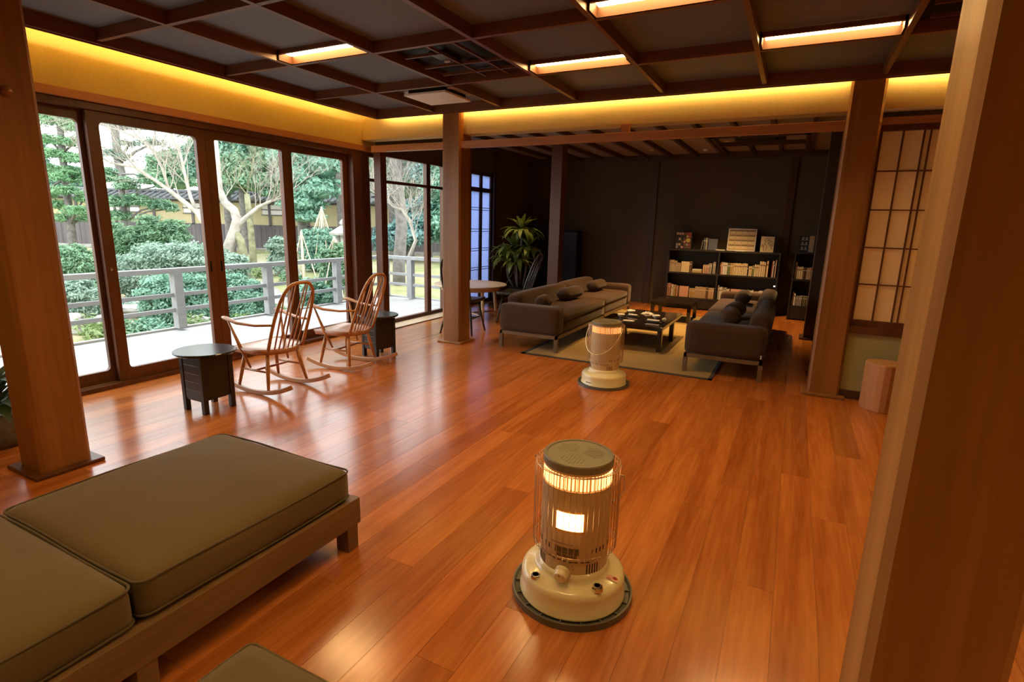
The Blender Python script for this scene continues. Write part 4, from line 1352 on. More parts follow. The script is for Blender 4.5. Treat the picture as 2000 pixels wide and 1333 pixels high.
# things on top of the wide bookcase
t = thing('patchwork_box', 'dark box covered in small coloured patches on the bookcase', 'box', (-1.73, 9.98, 1.046))
MB().box(-0.135, 0.135, -0.07, 0.07, 0, 0.29).obj('box_body', BM_['black'], t, bevel=0.004)
rg = random.Random(5)
for i in range(6):
    for j in range(6):
        if rg.random() < 0.72:
            c = rg.choice(['pink', 'brown', 'red', 'tan', 'brown', 'grey'])
            MB().box(-0.125 + i * 0.042, -0.09 + i * 0.042, -0.073, -0.07, 0.012 + j * 0.046, 0.05 + j * 0.046).obj('patch', BM_[c], t)
MB().lathe([(0, 0), (0.035, 0), (0.035, 0.004), (0, 0.004)], 20).obj('yellow_disc', mat('yellow_disc', (0.5, 0.42, 0.08)), t, loc=(0.075, -0.073, 0.15)).rotation_euler = (PI / 2, 0, 0)
g = 'dark books on top of the wide bookcase'
book('book', -1.435, 1.047, 0.012, 0.165, 0.13, 9.93, 'grey', 'thin grey booklet leaning at the left of the dark books', g, tilt=0.12)
book('book', -1.395, 1.047, 0.03, 0.2, 0.14, 9.93, 'blue', 'dark upright book, left one on top of the bookcase', g)
book('book', -1.362, 1.047, 0.03, 0.2, 0.14, 9.93, 'grey', 'grey upright book, right one on top of the bookcase', g)
face_book(-1.318, 1.047, 9.93, 0.145, 0.185, 'blue', 'dark blue book shown face out on top of the bookcase', g)
tag(MB().box(0, 0.15, 0, 0.1, 0, 0.012).obj('leaflet_stack', BM_['white'], loc=(-1.19, 9.92, 1.046)), 'low white leaflets lying on top of the bookcase', 'leaflet')
tag(MB().box(0, 0.15, 0, 0.08, 0, 0.012).obj('leaflet_stack', BM_['white'], loc=(-0.88, 9.89, 1.046)), 'white leaflets lying in front of the leaflet board', 'leaflet')
t = thing('leaflet_board', 'framed board with rows of pale leaflets leaning on the bookcase', 'board', (-0.80, 9.99, 1.047))
MB().box(-0.21, 0.21, 0, 0.012, 0, 0.365).obj('panel', BM_['tan'], t)
for a in ((-0.22, 0.22, -0.008, 0.014, 0.355, 0.372), (-0.22, 0.22, -0.008, 0.014, 0, 0.014), (-0.22, -0.207, -0.008, 0.014, 0, 0.37), (0.207, 0.22, -0.008, 0.014, 0, 0.37)):
    MB().box(*a).obj('frame_bar', BM_['white'], t)
for j in range(4):
    for i in range(4):
        MB().box(-0.198 + i * 0.101, -0.106 + i * 0.101, -0.006, -0.001, 0.032 + j * 0.082, 0.082 + j * 0.082).obj('leaflet', BM_['cream'], t)
        MB().box(-0.198 + i * 0.101, -0.106 + i * 0.101, -0.007, -0.001, 0.084 + j * 0.082, 0.096 + j * 0.082).obj('leaflet_band', BM_['brown'], t)
t.rotation_euler = (-0.12, 0, 0)
t = thing('picture_card', 'cream card with a dark brush-drawn figure on the bookcase', 'picture', (-0.40, 9.95, 1.047))
MB().box(-0.10, 0.10, 0, 0.008, 0, 0.255).obj('card', BM_['cream'], t)
DK = BM_['brown']
for pts in ([(-0.05, 0.02), (-0.055, 0.1), (-0.03, 0.16), (-0.04, 0.2), (-0.01, 0.225), (0.03, 0.2), (0.03, 0.165), (0.01, 0.14)], [(0.01, 0.14), (0.05, 0.11), (0.075, 0.04)], [(-0.03, 0.13), (0.0, 0.08), (-0.02, 0.02)], [(0.04, 0.13), (0.09, 0.1)], [(0.035, 0.15), (0.09, 0.135)], [(0.04, 0.17), (0.088, 0.175)],
            [(-0.06, 0.08), (-0.09, 0.1)], [(-0.06, 0.1), (-0.09, 0.13)], [(-0.02, 0.19), (0.02, 0.188)]):
    MB().tube([(a, -0.002, b) for a, b in pts], 0.0035, 5).obj('brush_stroke', DK, t)
t.rotation_euler = (-0.10, 0, 0)
t = thing('calligraphy_card', 'black card with white brushed characters on the narrow bookcase', 'picture', (0.17, 9.80, 1.081))
MB().box(-0.115, 0.03, 0, 0.008, 0, 0.25).obj('card', BM_['black'], t)
MB().box(0.03, 0.10, 0, 0.008, 0, 0.25).obj('card_margin', BM_['tan'], t)
for r_ in range(3):
    for c in range(2):
        ox, oz = -0.06 + c * 0.05, 0.20 - r_ * 0.075
        for pts in ([(-0.018, 0.02), (0.018, 0.024)], [(0, 0.034), (-0.002, -0.02)], [(-0.016, 0.0), (0.016, 0.004)], [(-0.004, 0.0), (-0.02, -0.024)], [(0.004, 0.0), (0.02, -0.022)]):
            MB().tube([(ox + a, -0.002, oz + b) for a, b in pts], 0.0032, 4).obj('brush_stroke', BM_['white'], t)
t.rotation_euler = (-0.08, 0, 0)

# ================================================================== tall black cabinets in the dark corner
t = thing('speaker_cabinet', 'tall narrow black cabinet in the dark behind the sofa', 'cabinet', (-3.84, 10.02, 0))
MB().box(-0.155, 0.155, -0.14, 0.14, 0.03, 1.30).obj('cabinet_body', M['black'], t, bevel=0.004)
MB().box(-0.16, 0.16, -0.145, 0.145, 0, 0.03).obj('plinth', M['black'], t)
MB().box(-0.14, 0.14, -0.15, -0.14, 0.06, 1.27).obj('front_grille', M['shelfblack'], t)
t = thing('low_cabinet', 'black cabinet standing behind the potted plant', 'cabinet', (-4.46, 9.98, 0))
MB().box(-0.25, 0.21, -0.2, 0.18, 0.04, 1.37).obj('cabinet_body', M['black'], t, bevel=0.003)
MB().box(-0.24, 0.2, -0.19, 0.17, 0, 0.04).obj('plinth', M['black'], t)
for a, b in ((-0.24, -0.025), (-0.015, 0.2)):
    o = MB().box(a, b, -0.212, -0.2, 0.06, 1.35).obj('door', M['black'], t)
    MB().box((a + b) / 2 + (0.08 if a < -0.1 else -0.09), (a + b) / 2 + (0.09 if a < -0.1 else -0.08), -0.22, -0.212, 0.65, 0.8).obj('handle', M['chrome'], o)

# ================================================================== potted dracaena
def leaf_mesh(name, L_, w_, droop, m, seg=8, up=0.5):
    vs, fs = [], []
    y, z, a = 0.0, 0.0, up
    st = L_ / seg
    for i in range(seg + 1):
        s = i / seg
        ww = w_ * (math.sin(PI * min(1, s * 0.93 + 0.07)) ** 0.75) * 0.5 + 0.001
        vs += [(-ww, y, z + ww * 0.25), (0, y, z), (ww, y, z + ww * 0.25)]
        y += st * math.cos(a)
        z += st * math.sin(a)
        a -= droop / seg
    for i in range(seg):
        b = i * 3
        fs += [(b, b + 1, b + 4, b + 3), (b + 1, b + 2, b + 5, b + 4)]
    return MB().add(vs, fs).mesh(name, m, True)


t = thing('potted_dracaena', 'tall leafy plant standing in the corner by the round table', 'potted plant', (-4.12, 8.35, 0))
MB().lathe([(0.0, 0.0), (0.15, 0.0), (0.19, 0.34), (0.2, 0.36), (0.18, 0.36), (0.17, 0.33), (0.0, 0.33)], 40).obj('pot', M['black'], t, smooth=False)
MB().lathe([(0.0, 0.335), (0.17, 0.33)], 24).obj('soil', M['potstone'], t)
LM = [leaf_mesh('leaf', L_, w_, dr, G_PLANT, up=u) for L_, w_, dr, u in ((0.40, 0.075, 1.5, 0.75), (0.46, 0.08, 2.0, 0.7), (0.36, 0.075, 1.0, 1.05), (0.42, 0.085, 2.5, 0.6), (0.30, 0.06, 0.6, 1.2))]
rg = random.Random(21)
for (px, py, h, n, sc) in ((0.02, -0.03, 1.30, 34, 1.0), (-0.16, 0.06, 0.98, 30, 1.05), (0.10, 0.05, 1.02, 22, 0.9), (-0.24, -0.10, 0.84, 28, 0.95), (-0.02, -0.12, 0.80, 24, 0.9)):
    MB().tube([(px * 0.4, py * 0.4, 0.33), (px * 0.8, py * 0.8, h * 0.6), (px, py, h)], [0.024, 0.02, 0.016], 8).obj('cane', M['bark'], t, smooth=True)
    for k in range(n):
        s = k / n
        m_ = LM[4] if s > 0.85 else (LM[2] if s > 0.65 else rg.choice((LM[0], LM[1], LM[3])))
        o = put('leaf', m_, t, loc=(px, py, h - 0.10 + 0.13 * s))
        o.rotation_euler = (0, 0, k * 2.399 + rg.uniform(-0.2, 0.2))
        q = sc * rg.uniform(0.85, 1.12)
        o.scale = (q, q, q)
o = put('leaf', leaf_mesh('leaf', 0.42, 0.05, 0.3, G_PLANT, up=1.15), t, loc=(-0.28, -0.02, 0.33))
o.rotation_euler = (0, 0, -0.9)

# ================================================================== stump stool, flower pot by the pillar
t = thing('stump_stool', 'split-log stump stool in front of the shoji wall', 'stool', (0.775, 5.16, 0))
prof = []
for k in range(22):
    a = 2 * PI * k / 22
    r_ = 0.142 * (1 + 0.03 * math.sin(3 * a + 0.6) + 0.015 * math.sin(7 * a))
    prof.append((r_ * math.cos(a), r_ * math.sin(a)))
MB().prism(prof, 0, 0.385).obj('log', M['stump'], t, bevel=0.006)
MB().prism([(a * 0.97, b * 0.97) for a, b in prof], 0.385, 0.387).obj('cut_face', mat('end_grain', (0.50, 0.27, 0.11), rough=0.6, noise=0.12, nscale=25), t)
t = thing('flower_pot', 'stone pot with dark leaves half hidden behind the pillar', 'potted plant', (-4.24, 1.36, 0))
MB().lathe([(0.0, 0.0), (0.13, 0.0), (0.17, 0.06), (0.18, 0.16), (0.165, 0.22), (0.15, 0.22), (0.14, 0.19), (0.0, 0.19)], 36).obj('pot', M['potstone'], t, smooth=True)
LM2 = [leaf_mesh('leaf', L_, 0.07, dr, G_PLANTD, up=u) for L_, dr, u in ((0.30, 1.2, 1.0), (0.34, 1.8, 0.8), (0.26, 0.8, 1.2))]
for k in range(26):
    o = put('leaf', rg.choice(LM2), t, loc=(0, 0, 0.17 + 0.2 * rg.random()))
    o.rotation_euler = (0, 0, k * 2.4)
CEDAR_T = [(-20.03, 8.93, -0.24), (-20.29, 9.1, 1.01), (-20.61, 9.28, 2.42), (-20.79, 9.38, 3.21), (-21.01, 9.54, 4.31), (-21.28, 9.71, 5.56), (-21.56, 9.91, 6.97)]
CEDAR_C = [(-21.26, 9.02, 2.72, 0.42, 0.23), (-21.12, 8.9, 1.94, 0.39, 0.19), (-20.54, 9.38, 2.66, 0.39, 0.19), (-20.64, 9.54, 3.53, 0.42, 0.23), (-20.22, 9.77, 3.62, 0.29, 0.26), (-21.39, 9.36, 4.37, 0.42, 0.32), (-20.34, 9.95, 4.56, 0.48, 0.39), (-21.05, 9.49, 4.18, 0.64, 0.29), (-20.49, 9.73, 4.0, 0.42, 0.32), (-20.93, 9.3, 3.17, 0.48, 0.21), (-20.37, 9.56, 3.03, 0.45, 0.23), (-20.28, 8.87, 2.42, 0.41, 0.2), (-20.65, 9.72, 2.43, 0.43, 0.23), (-20.08, 9.0, 2.03, 0.44, 0.19), (-20.01, 9.45, 1.84, 0.32, 0.23), (-20.79, 8.99, 1.6, 0.42, 0.21), (-19.55, 9.0, 1.43, 0.44, 0.2), (-20.54, 9.01, 1.2, 0.45, 0.18), (-20.3, 9.6, 1.21, 0.3, 0.2), (-21.27, 9.23, 3.59, 0.39, 0.23), (-21.03, 9.69, 4.94, 0.8, 0.42), (-20.66, 9.99, 5.42, 0.64, 0.48), (-21.48, 9.65, 5.71, 0.8, 0.48)]
PINE_C = [(-18.33, 9.31, 2.47, 0.39, 0.33), (-17.8, 9.52, 2.23, 0.39, 0.27), (-17.21, 9.86, 2.4, 0.36, 0.27), (-16.82, 10.02, 2.26, 0.24, 0.21), (-18.05, 9.27, 1.72, 0.45, 0.24), (-17.47, 9.57, 1.76, 0.42, 0.24), (-16.83, 9.87, 1.66, 0.36, 0.21), (-16.51, 10.02, 1.58, 0.21, 0.18), (-17.86, 9.26, 1.31, 0.42, 0.21)]
PINE_T = [(-17.54, 9.15, 0.19), (-17.7, 9.32, 1.22), (-17.82, 9.41, 1.81), (-17.96, 9.51, 2.55)]
BGPINE_T = [(-24.19, 12.69, 0.34), (-24.55, 13.06, 2.57), (-24.82, 13.12, 3.38), (-25.14, 13.3, 4.8), (-25.46, 13.44, 6.02)]
BGPINE_C = [(-25.61, 13.12, 5.03, 0.83, 0.5), (-24.91, 13.56, 5.38, 0.83, 0.46), (-25.18, 13.03, 3.78, 0.62, 0.29), (-24.6, 13.28, 3.59, 0.54, 0.25), (-25.73, 13.3, 6.01, 1.25, 0.62), (-24.1, 14.02, 5.54, 1.04, 0.38), (-24.49, 13.48, 4.17, 0.62, 0.21), (-23.38, 14.24, 4.95, 0.83, 0.33), (-22.69, 14.51, 4.62, 0.5, 0.29), (-23.66, 13.92, 4.23, 0.71, 0.25), (-22.96, 14.55, 5.37, 1.25, 0.42), (-22.11, 14.94, 5.19, 1.04, 0.5)]
LOWPINE_C = [(-15.7, 7.97, 0.96, 0.32, 0.24), (-15.22, 8.19, 0.84, 0.42, 0.27), (-14.72, 8.47, 0.93, 0.45, 0.24), (-14.2, 8.72, 0.87, 0.32, 0.24), (-15.47, 8.0, 0.57, 0.34, 0.19), (-14.62, 8.44, 0.62, 0.45, 0.19), (-14.91, 8.44, 1.21, 0.34, 0.19), (-14.33, 8.71, 1.12, 0.34, 0.19)]
AZALEA_C = [(-12.49, 6.58, 0.3, 0.35, 0.26), (-12.03, 6.86, 0.5, 0.49, 0.3), (-11.5, 7.14, 0.54, 0.52, 0.3), (-11.01, 7.38, 0.49, 0.48, 0.28), (-10.56, 7.58, 0.38, 0.37, 0.24)]
SHRUB1_C = [(-12.43, 5.5, 0.47, 0.4, 0.32), (-12.16, 5.62, 0.4, 0.3, 0.26)]
SHRUB2_C = [(-10.75, 4.76, 0.03, 0.35, 0.26), (-10.47, 4.89, -0.02, 0.19, 0.19)]
BUSH3_C = [(-9.84, 5.68, 0.03, 0.42, 0.33), (-9.44, 5.89, 0.07, 0.44, 0.31), (-9.18, 5.98, -0.08, 0.27, 0.22)]
BUSH4_C = [(-8.94, 6.37, 0.06, 0.33, 0.32), (-8.66, 6.5, -0.0, 0.32, 0.28)]
RHODO_C = [(-7.33, 6.75, 0.15, 0.25, 0.23), (-7.13, 6.84, 0.09, 0.16, 0.16)]
ROUND_C = [(-12.64, 10.6, 0.62, 0.37, 0.26)]
YUKI_C = [(-12.75, 11.74, 0.82, 0.3, 0.27), (-12.41, 11.93, 0.86, 0.33, 0.27), (-12.57, 11.79, 0.62, 0.42, 0.21)]
YUKI3_C = [(-9.18, 8.91, 0.61, 0.25, 0.16), (-8.9, 9.08, 0.7, 0.23, 0.2)]
BARE_T = [(-12.13, 8.44, 0.12), (-12.08, 8.59, 0.66), (-12.0, 8.74, 1.08), (-11.98, 8.81, 1.33), (-12.08, 8.82, 1.56), (-12.3, 8.75, 1.74), (-12.45, 8.75, 2.04), (-12.54, 8.82, 2.52), (-12.68, 8.92, 3.24), (-12.88, 9.06, 4.2)]
BARE_R = [(-12.03, 8.71, 1.02), (-11.85, 8.88, 1.33), (-11.56, 9.1, 1.64), (-11.3, 9.27, 1.79), (-11.07, 9.41, 1.88)]
BARE_L = [(-11.97, 8.07, 0.15), (-12.12, 8.17, 0.85), (-12.24, 8.19, 1.19), (-12.46, 8.15, 1.48), (-12.75, 8.05, 1.71), (-13.1, 7.94, 1.97), (-13.45, 7.82, 2.21), (-13.89, 7.66, 2.48), (-14.4, 7.42, 2.56)]
BARE_M = [(-12.0, 8.74, 1.08), (-11.84, 8.76, 0.85), (-11.67, 8.72, 0.31)]
BARE_V = [(-13.1, 7.94, 1.97), (-13.29, 7.96, 2.45), (-13.53, 7.94, 2.85), (-13.88, 7.83, 3.14), (-14.28, 7.67, 3.3), (-14.66, 7.5, 3.41)]
BARE_U = [(-12.46, 8.15, 1.48), (-12.64, 8.14, 1.83), (-12.8, 8.17, 2.29), (-12.97, 8.21, 2.81), (-13.2, 8.19, 3.21), (-13.5, 8.11, 3.5)]
MOSS_T = [(-14.63, 11.2, 0.17), (-14.79, 11.32, 1.01), (-14.91, 11.39, 1.54), (-15.03, 11.46, 2.07)]
BIG_T = [(-15.54, 15.96, 0.4), (-15.73, 16.1, 1.37), (-16.08, 16.49, 3.66), (-16.46, 16.92, 6.22)]
FIVE_T = [(-9.04, 11.2, 0.26), (-9.1, 11.42, 1.29), (-9.21, 11.49, 1.81), (-9.36, 11.6, 2.58), (-9.56, 11.82, 3.88)]
BARE5 = [(-6.93, 8.93, 0.71), (-6.86, 9.05, 1.02), (-7.02, 9.06, 1.43), (-7.18, 9.03, 1.63), (-7.35, 8.96, 1.68), (-7.51, 8.91, 1.84), (-7.68, 8.85, 1.92)]
EVER = [[(-25.28, 17.71, 4.33, 1.08, 1.08), (-24.37, 17.89, 3.15, 0.98, 0.98), (-24.81, 17.45, 2.29, 0.84, 0.54), (-24.71, 18.18, 5.07, 1.13, 0.89)], [(-24.32, 19.39, 4.5, 1.23, 1.07), (-23.39, 19.59, 3.39, 1.02, 0.92), (-24.21, 18.99, 2.62, 1.12, 0.72), (-24.1, 19.75, 5.5, 1.28, 0.77)], [(-21.52, 19.56, 4.07, 0.98, 0.98), (-21.12, 19.41, 2.64, 0.89, 0.84), (-21.58, 19.0, 1.9, 0.74, 0.59), (-21.65, 19.76, 5.15, 1.13, 0.84)], [(-21.16, 20.83, 3.83, 1.02, 1.12), (-20.77, 20.7, 2.46, 0.82, 0.77), (-21.09, 20.35, 1.7, 0.77, 0.51), (-21.31, 21.06, 5.08, 1.18, 0.92)], [(-19.0, 14.31, 3.17, 0.58, 0.5), (-18.44, 14.5, 2.81, 0.78, 0.54), (-17.78, 15.08, 3.77, 0.78, 0.78), (-17.69, 14.77, 2.35, 0.5, 0.27)], [(-19.96, 14.33, 2.91, 0.52, 0.8), (-20.25, 14.34, 3.58, 0.48, 0.68), (-19.62, 14.72, 3.79, 0.72, 0.68)], [(-15.34, 13.8, 2.88, 0.6, 0.46), (-14.69, 14.0, 2.35, 0.6, 0.35), (-15.14, 13.66, 1.89, 0.63, 0.32), (-14.9, 13.67, 1.45, 0.46, 0.21), (-15.57, 13.85, 3.56, 0.7, 0.6), (-14.68, 14.23, 3.27, 0.6, 0.6), (-15.25, 14.14, 4.08, 0.81, 0.6)], [(-31.34, 19.11, 3.89, 0.97, 0.74), (-30.71, 19.3, 3.35, 0.74, 0.62), (-31.0, 19.37, 4.23, 0.85, 0.57)], [(-24.75, 16.63, 3.51, 0.52, 0.62), (-25.04, 16.65, 4.2, 0.47, 0.43)], [(-37.13, 15.85, 2.61, 1.14, 0.74), (-35.69, 16.49, 2.24, 1.25, 0.8), (-36.89, 15.74, 1.65, 1.02, 0.51), (-36.08, 16.56, 3.34, 1.14, 0.51)], [(-37.37, 14.83, 3.61, 1.21, 1.65), (-36.65, 14.74, 1.75, 1.1, 0.71)], [(-14.28, 17.38, 3.55, 0.72, 0.8), (-13.59, 17.59, 2.98, 0.72, 0.8), (-14.06, 17.58, 3.95, 0.91, 0.68)], [(-12.4, 17.12, 3.3, 0.64, 0.83), (-12.01, 17.05, 2.19, 0.57, 0.76), (-12.42, 16.65, 1.44, 0.64, 0.57), (-11.76, 16.95, 1.27, 0.53, 0.64)], [(-18.36, 19.98, 3.92, 1.18, 1.42), (-17.72, 19.86, 2.08, 0.95, 0.95)], [(-12.06, 15.56, 0.9, 0.61, 0.43), (-12.6, 15.24, 0.71, 0.5, 0.4)], [(-10.85, 16.66, 2.87, 0.9, 1.26), (-10.5, 16.45, 1.3, 0.9, 0.9)]]
WALL = [(-32.26, 10.2), (-12.29, 20.49)]
LANT = [(-11.03, 11.34, 0.3)]
YUKI = [[(-12.57, 12.06, 1.75), (-12.42, 11.79, 0.33)], [(-10.58, 9.47, 1.1), (-10.44, 9.35, 0.34)], [(-9.1, 9.06, 1.03), (-9.02, 8.94, 0.39)]]
ROCKS = [(-14.1, 7.51, 0.42, 0.35), (-13.61, 8.94, 0.55, 0.45), (-10.15, 4.31, -0.22, 0.3), (-10.94, 5.59, 0.09, 0.3), (-10.51, 8.17, 0.35, 0.35), (-9.23, 7.63, 0.19, 0.4), (-8.63, 5.56, -0.16, 0.25), (-9.75, 4.73, -0.28, 0.28), (-12.51, 10.67, 0.65, 0.3)]
LOWPL = [(-9.87, 4.4, -0.41), (-9.12, 4.58, -0.31), (-9.27, 4.36, -0.45), (-8.98, 4.89, -0.31), (-8.53, 5.36, -0.21), (-8.36, 5.7, -0.15), (-8.25, 6.0, -0.09), (-7.32, 6.59, -0.08), (-7.17, 6.91, -0.02), (-6.2, 7.83, 0.29), (-5.7, 7.62, 0.3), (-10.84, 5.61, -0.04), (-9.02, 7.15, 0.1), (-11.65, 9.91, 0.44), (-12.79, 9.88, 0.32), (-13.87, 9.91, 0.34), (-8.64, 9.13, 0.4)]
# ================================================================== outside: deck, railing, garden
dk = struct(MB().box(-7.0, -5.03, -3.0, 8.2, -0.20, -0.06).obj('deck', M['rail']), 'pale weathered timber deck outside the windows')
n_b = 13
bw = (6.93 - 5.03) / n_b
dm = MB().box(0.002, bw - 0.002, 0, 11.2, -0.03, 0).mesh('deck_board', M['deck'])
for k in range(n_b):
    put('deck_board', dm, dk, loc=(-6.93 + k * bw, -3.0, -0.025))
MB().box(-7.0, -6.935, -3.0, 8.2, -0.055, 0.0).obj('edge_board', M['deck'], dk)
MB().box(-7.0, -5.03, 8.2, 8.27, -0.055, 0.0).obj('edge_board', M['deck'], dk)


def railing(name, label, posts, p_from, p_to, along):
    t = thing(name, label, 'railing', (p_from[0], p_from[1], -0.02), 0, 'grey wooden railings round the deck')
    dx, dy = p_to[0] - p_from[0], p_to[1] - p_from[1]
    def bar(nm, z0, z1, hw):
        if along == 'y':
            MB().box(-hw, hw, 0, dy, z0, z1).obj(nm, M['rail'], t, bevel=0.006)
        else:
            MB().box(0, dx, -hw, hw, z0, z1).obj(nm, M['rail'], t, bevel=0.006)
    bar('hand_rail', 0.725, 0.785, 0.055)
    bar('lower_rail', 0.425, 0.475, 0.022)
    bar('lower_rail', 0.235, 0.285, 0.022)
    for q in posts:
        x, y = (0, q - p_from[1]) if along == 'y' else (q - p_from[0], 0)
        MB().box(x - 0.055, x + 0.055, y - 0.055, y + 0.055, 0.02, 0.73).obj('post', M['rail'], t, bevel=0.006)


railing('deck_railing', 'long grey wooden railing along the garden edge of the deck', [-2.6, -1.25, 0.1, 1.45, 2.8 - 0.05, 4.13, 5.48, 6.86, 8.12], (-6.87, -2.9), (-6.87, 8.17), 'y')
railing('deck_railing', 'short grey railing crossing the far end of the deck', [-6.28, -5.2], (-6.81, 8.12), (-5.05, 8.12), 'x')


def gz(x, y):
    D = -0.443 * x + 0.871 * y
    s = max(0.0, min(1.0, (D - 8.0) / 11.0))
    s = s * s * (3 - 2 * s)
    return -0.48 + 0.47 * s + 0.05 * math.sin(x * 0.9 + 1.3) * math.cos(y * 0.8) + 0.03 * math.sin(x * 2.3 + y * 1.7)


def ground_mat():
    m, nt, b = _new('moss_ground')
    L = nt.links.new
    tc = nt.nodes.new('ShaderNodeTexCoord')
    n = nt.nodes.new('ShaderNodeTexNoise')
    n.inputs['Scale'].default_value = 0.55
    n.inputs['Detail'].default_value = 8
    n.inputs['Roughness'].default_value = 0.65
    L(tc.outputs['Object'], n.inputs['Vector'])
    r = nt.nodes.new('ShaderNodeValToRGB')
    e = r.color_ramp.elements
    e[0].position = 0.36
    e[0].color = (0.17, 0.21, 0.07, 1)
    e[1].position = 0.60
    e[1].color = (0.34, 0.29, 0.19, 1)
    k = e.new(0.46)
    k.color = (0.27, 0.26, 0.12, 1)
    k = e.new(0.74)
    k.color = (0.40, 0.35, 0.29, 1)
    L(n.outputs['Fac'], r.inputs['Fac'])
    L(r.outputs['Color'], b.inputs['Base Color'])
    b.inputs['Roughness'].default_value = 0.95
    n2 = nt.nodes.new('ShaderNodeTexNoise')
    n2.inputs['Scale'].default_value = 14
    n2.inputs['Detail'].default_value = 4
    L(tc.outputs['Object'], n2.inputs['Vector'])
    bp = nt.nodes.new('ShaderNodeBump')
    bp.inputs['Strength'].default_value = 0.7
    bp.inputs['Distance'].default_value = 0.06
    L(n2.outputs['Fac'], bp.inputs['Height'])
    L(bp.outputs['Normal'], b.inputs['Normal'])
    return m


vs, fs = [], []
NX, NY = 90, 90
for j in range(NY + 1):
    for i in range(NX + 1):
        x = -60 + 66 * (i / NX) ** 0.75 if False else -55 + 60 * i / NX
        y = -12 + 62 * j / NY
        z = gz(x, y)
        if -7.05 < x and -3.5 < y < 12:
            z = min(z, -0.45)
        vs.append((x, y, z))
for j in range(NY):
    for i in range(NX):
        a = j * (NX + 1) + i
        fs.append((a, a + 1, a + NX + 2, a + NX + 1))
gr = struct(MB().add(vs, fs).obj('ground', ground_mat(), smooth=True))


def leaf_cloud(name, cl, n, size, m, parent, up=0.6, aspect=0.45, org=(0, 0, 0), thick=0.30, core=0.78, core_mat=None, seed=1):
    """A crown: many small leaves scattered through the outer shell of the given ellipsoids."""
    rg = np.random.default_rng(seed)
    cl = np.array(cl, float)
    wts = (cl[:, 3] * cl[:, 3] + 2 * cl[:, 3] * cl[:, 4])
    cnt = np.maximum(20, (n * wts / wts.sum()).astype(int))
    V, org = [], np.array(org)
    for c, k in zip(cl, cnt):
        d = rg.normal(size=(k, 3))
        d /= np.linalg.norm(d, axis=1)[:, None]
        d[:, 2] = np.where(d[:, 2] < -0.55, -d[:, 2], d[:, 2])
        wob = 1 + 0.16 * np.sin(d[:, 0] * 7 + c[0] * 3) * np.cos(d[:, 1] * 6 + c[1]) + 0.10 * np.sin(d[:, 2] * 9 + c[2])
        rr = (1 - thick * rg.random(k)) * wob * (1 + 0.10 * rg.normal(size=k) * 0.6)
        p = c[:3] + d * np.array([c[3], c[3], c[4]]) * rr[:, None] - org
        nrm = d * 0.8 + np.array([0, 0, up]) + rg.normal(size=(k, 3)) * 0.55
        nrm /= np.linalg.norm(nrm, axis=1)[:, None]
        t = rg.normal(size=(k, 3))
        t -= nrm * (t * nrm).sum(1)[:, None]
        t /= np.linalg.norm(t, axis=1)[:, None]
        b = np.cross(nrm, t)
        s = size * (0.6 + 0.8 * rg.random(k))[:, None]
        V.append(np.stack([p - t * s, p + b * s * aspect, p + t * s, p - b * s * aspect], 1).reshape(-1, 3))
    V = np.concatenate(V)
    k = len(V) // 4
    me = bpy.data.meshes.new(name)
    me.vertices.add(len(V))
    me.vertices.foreach_set('co', V.astype(np.float32).ravel())
    me.loops.add(len(V))
    me.loops.foreach_set('vertex_index', np.arange(len(V), dtype=np.int32))
    me.polygons.add(k)
    me.polygons.foreach_set('loop_start', np.arange(0, 4 * k, 4, dtype=np.int32))
    me.update(calc_edges=True)
    me.materials.append(m)
    o = stuff(put(name, me, parent))
    if core:
        mb = MB()
        for c in cl:
            bm = bmesh.new()
            bmesh.ops.create_icosphere(bm, subdivisions=2, radius=1)
            vv = []
            for v in bm.verts:
                q = v.co
                s = core * (0.92 + 0.14 * math.sin(q.x * 5 + c[0]) * math.cos(q.y * 5 + c[1]))
                vv.append((c[0] + q.x * c[3] * s - org[0], c[1] + q.y * c[3] * s - org[1], c[2] + q.z * c[4] * s - org[2]))
            mb.add(vv, [tuple(v.index for v in f.verts) for f in bm.faces])
            bm.free()
        stuff(mb.obj('inner_foliage', core_mat or m, parent, smooth=True))
    return o


def stems(parent, cl, org, m, r0=0.05):
    mb = MB()
    cx = sum(c[0] for c in cl) / len(cl)
    cy = sum(c[1] for c in cl) / len(cl)
    base = (cx - org[0], cy - org[1], gz(cx, cy) - 0.1 - org[2])
    for c in cl:
        q = (c[0] - org[0], c[1] - org[1], c[2] - org[2])
        mid = tuple((base[i] * 0.55 + q[i] * 0.45) for i in range(3))
        mb.tube([base, mid, q], [r0, r0 * 0.7, r0 * 0.4], 6)
    stuff(mb.obj('stems', m, parent, smooth=True))


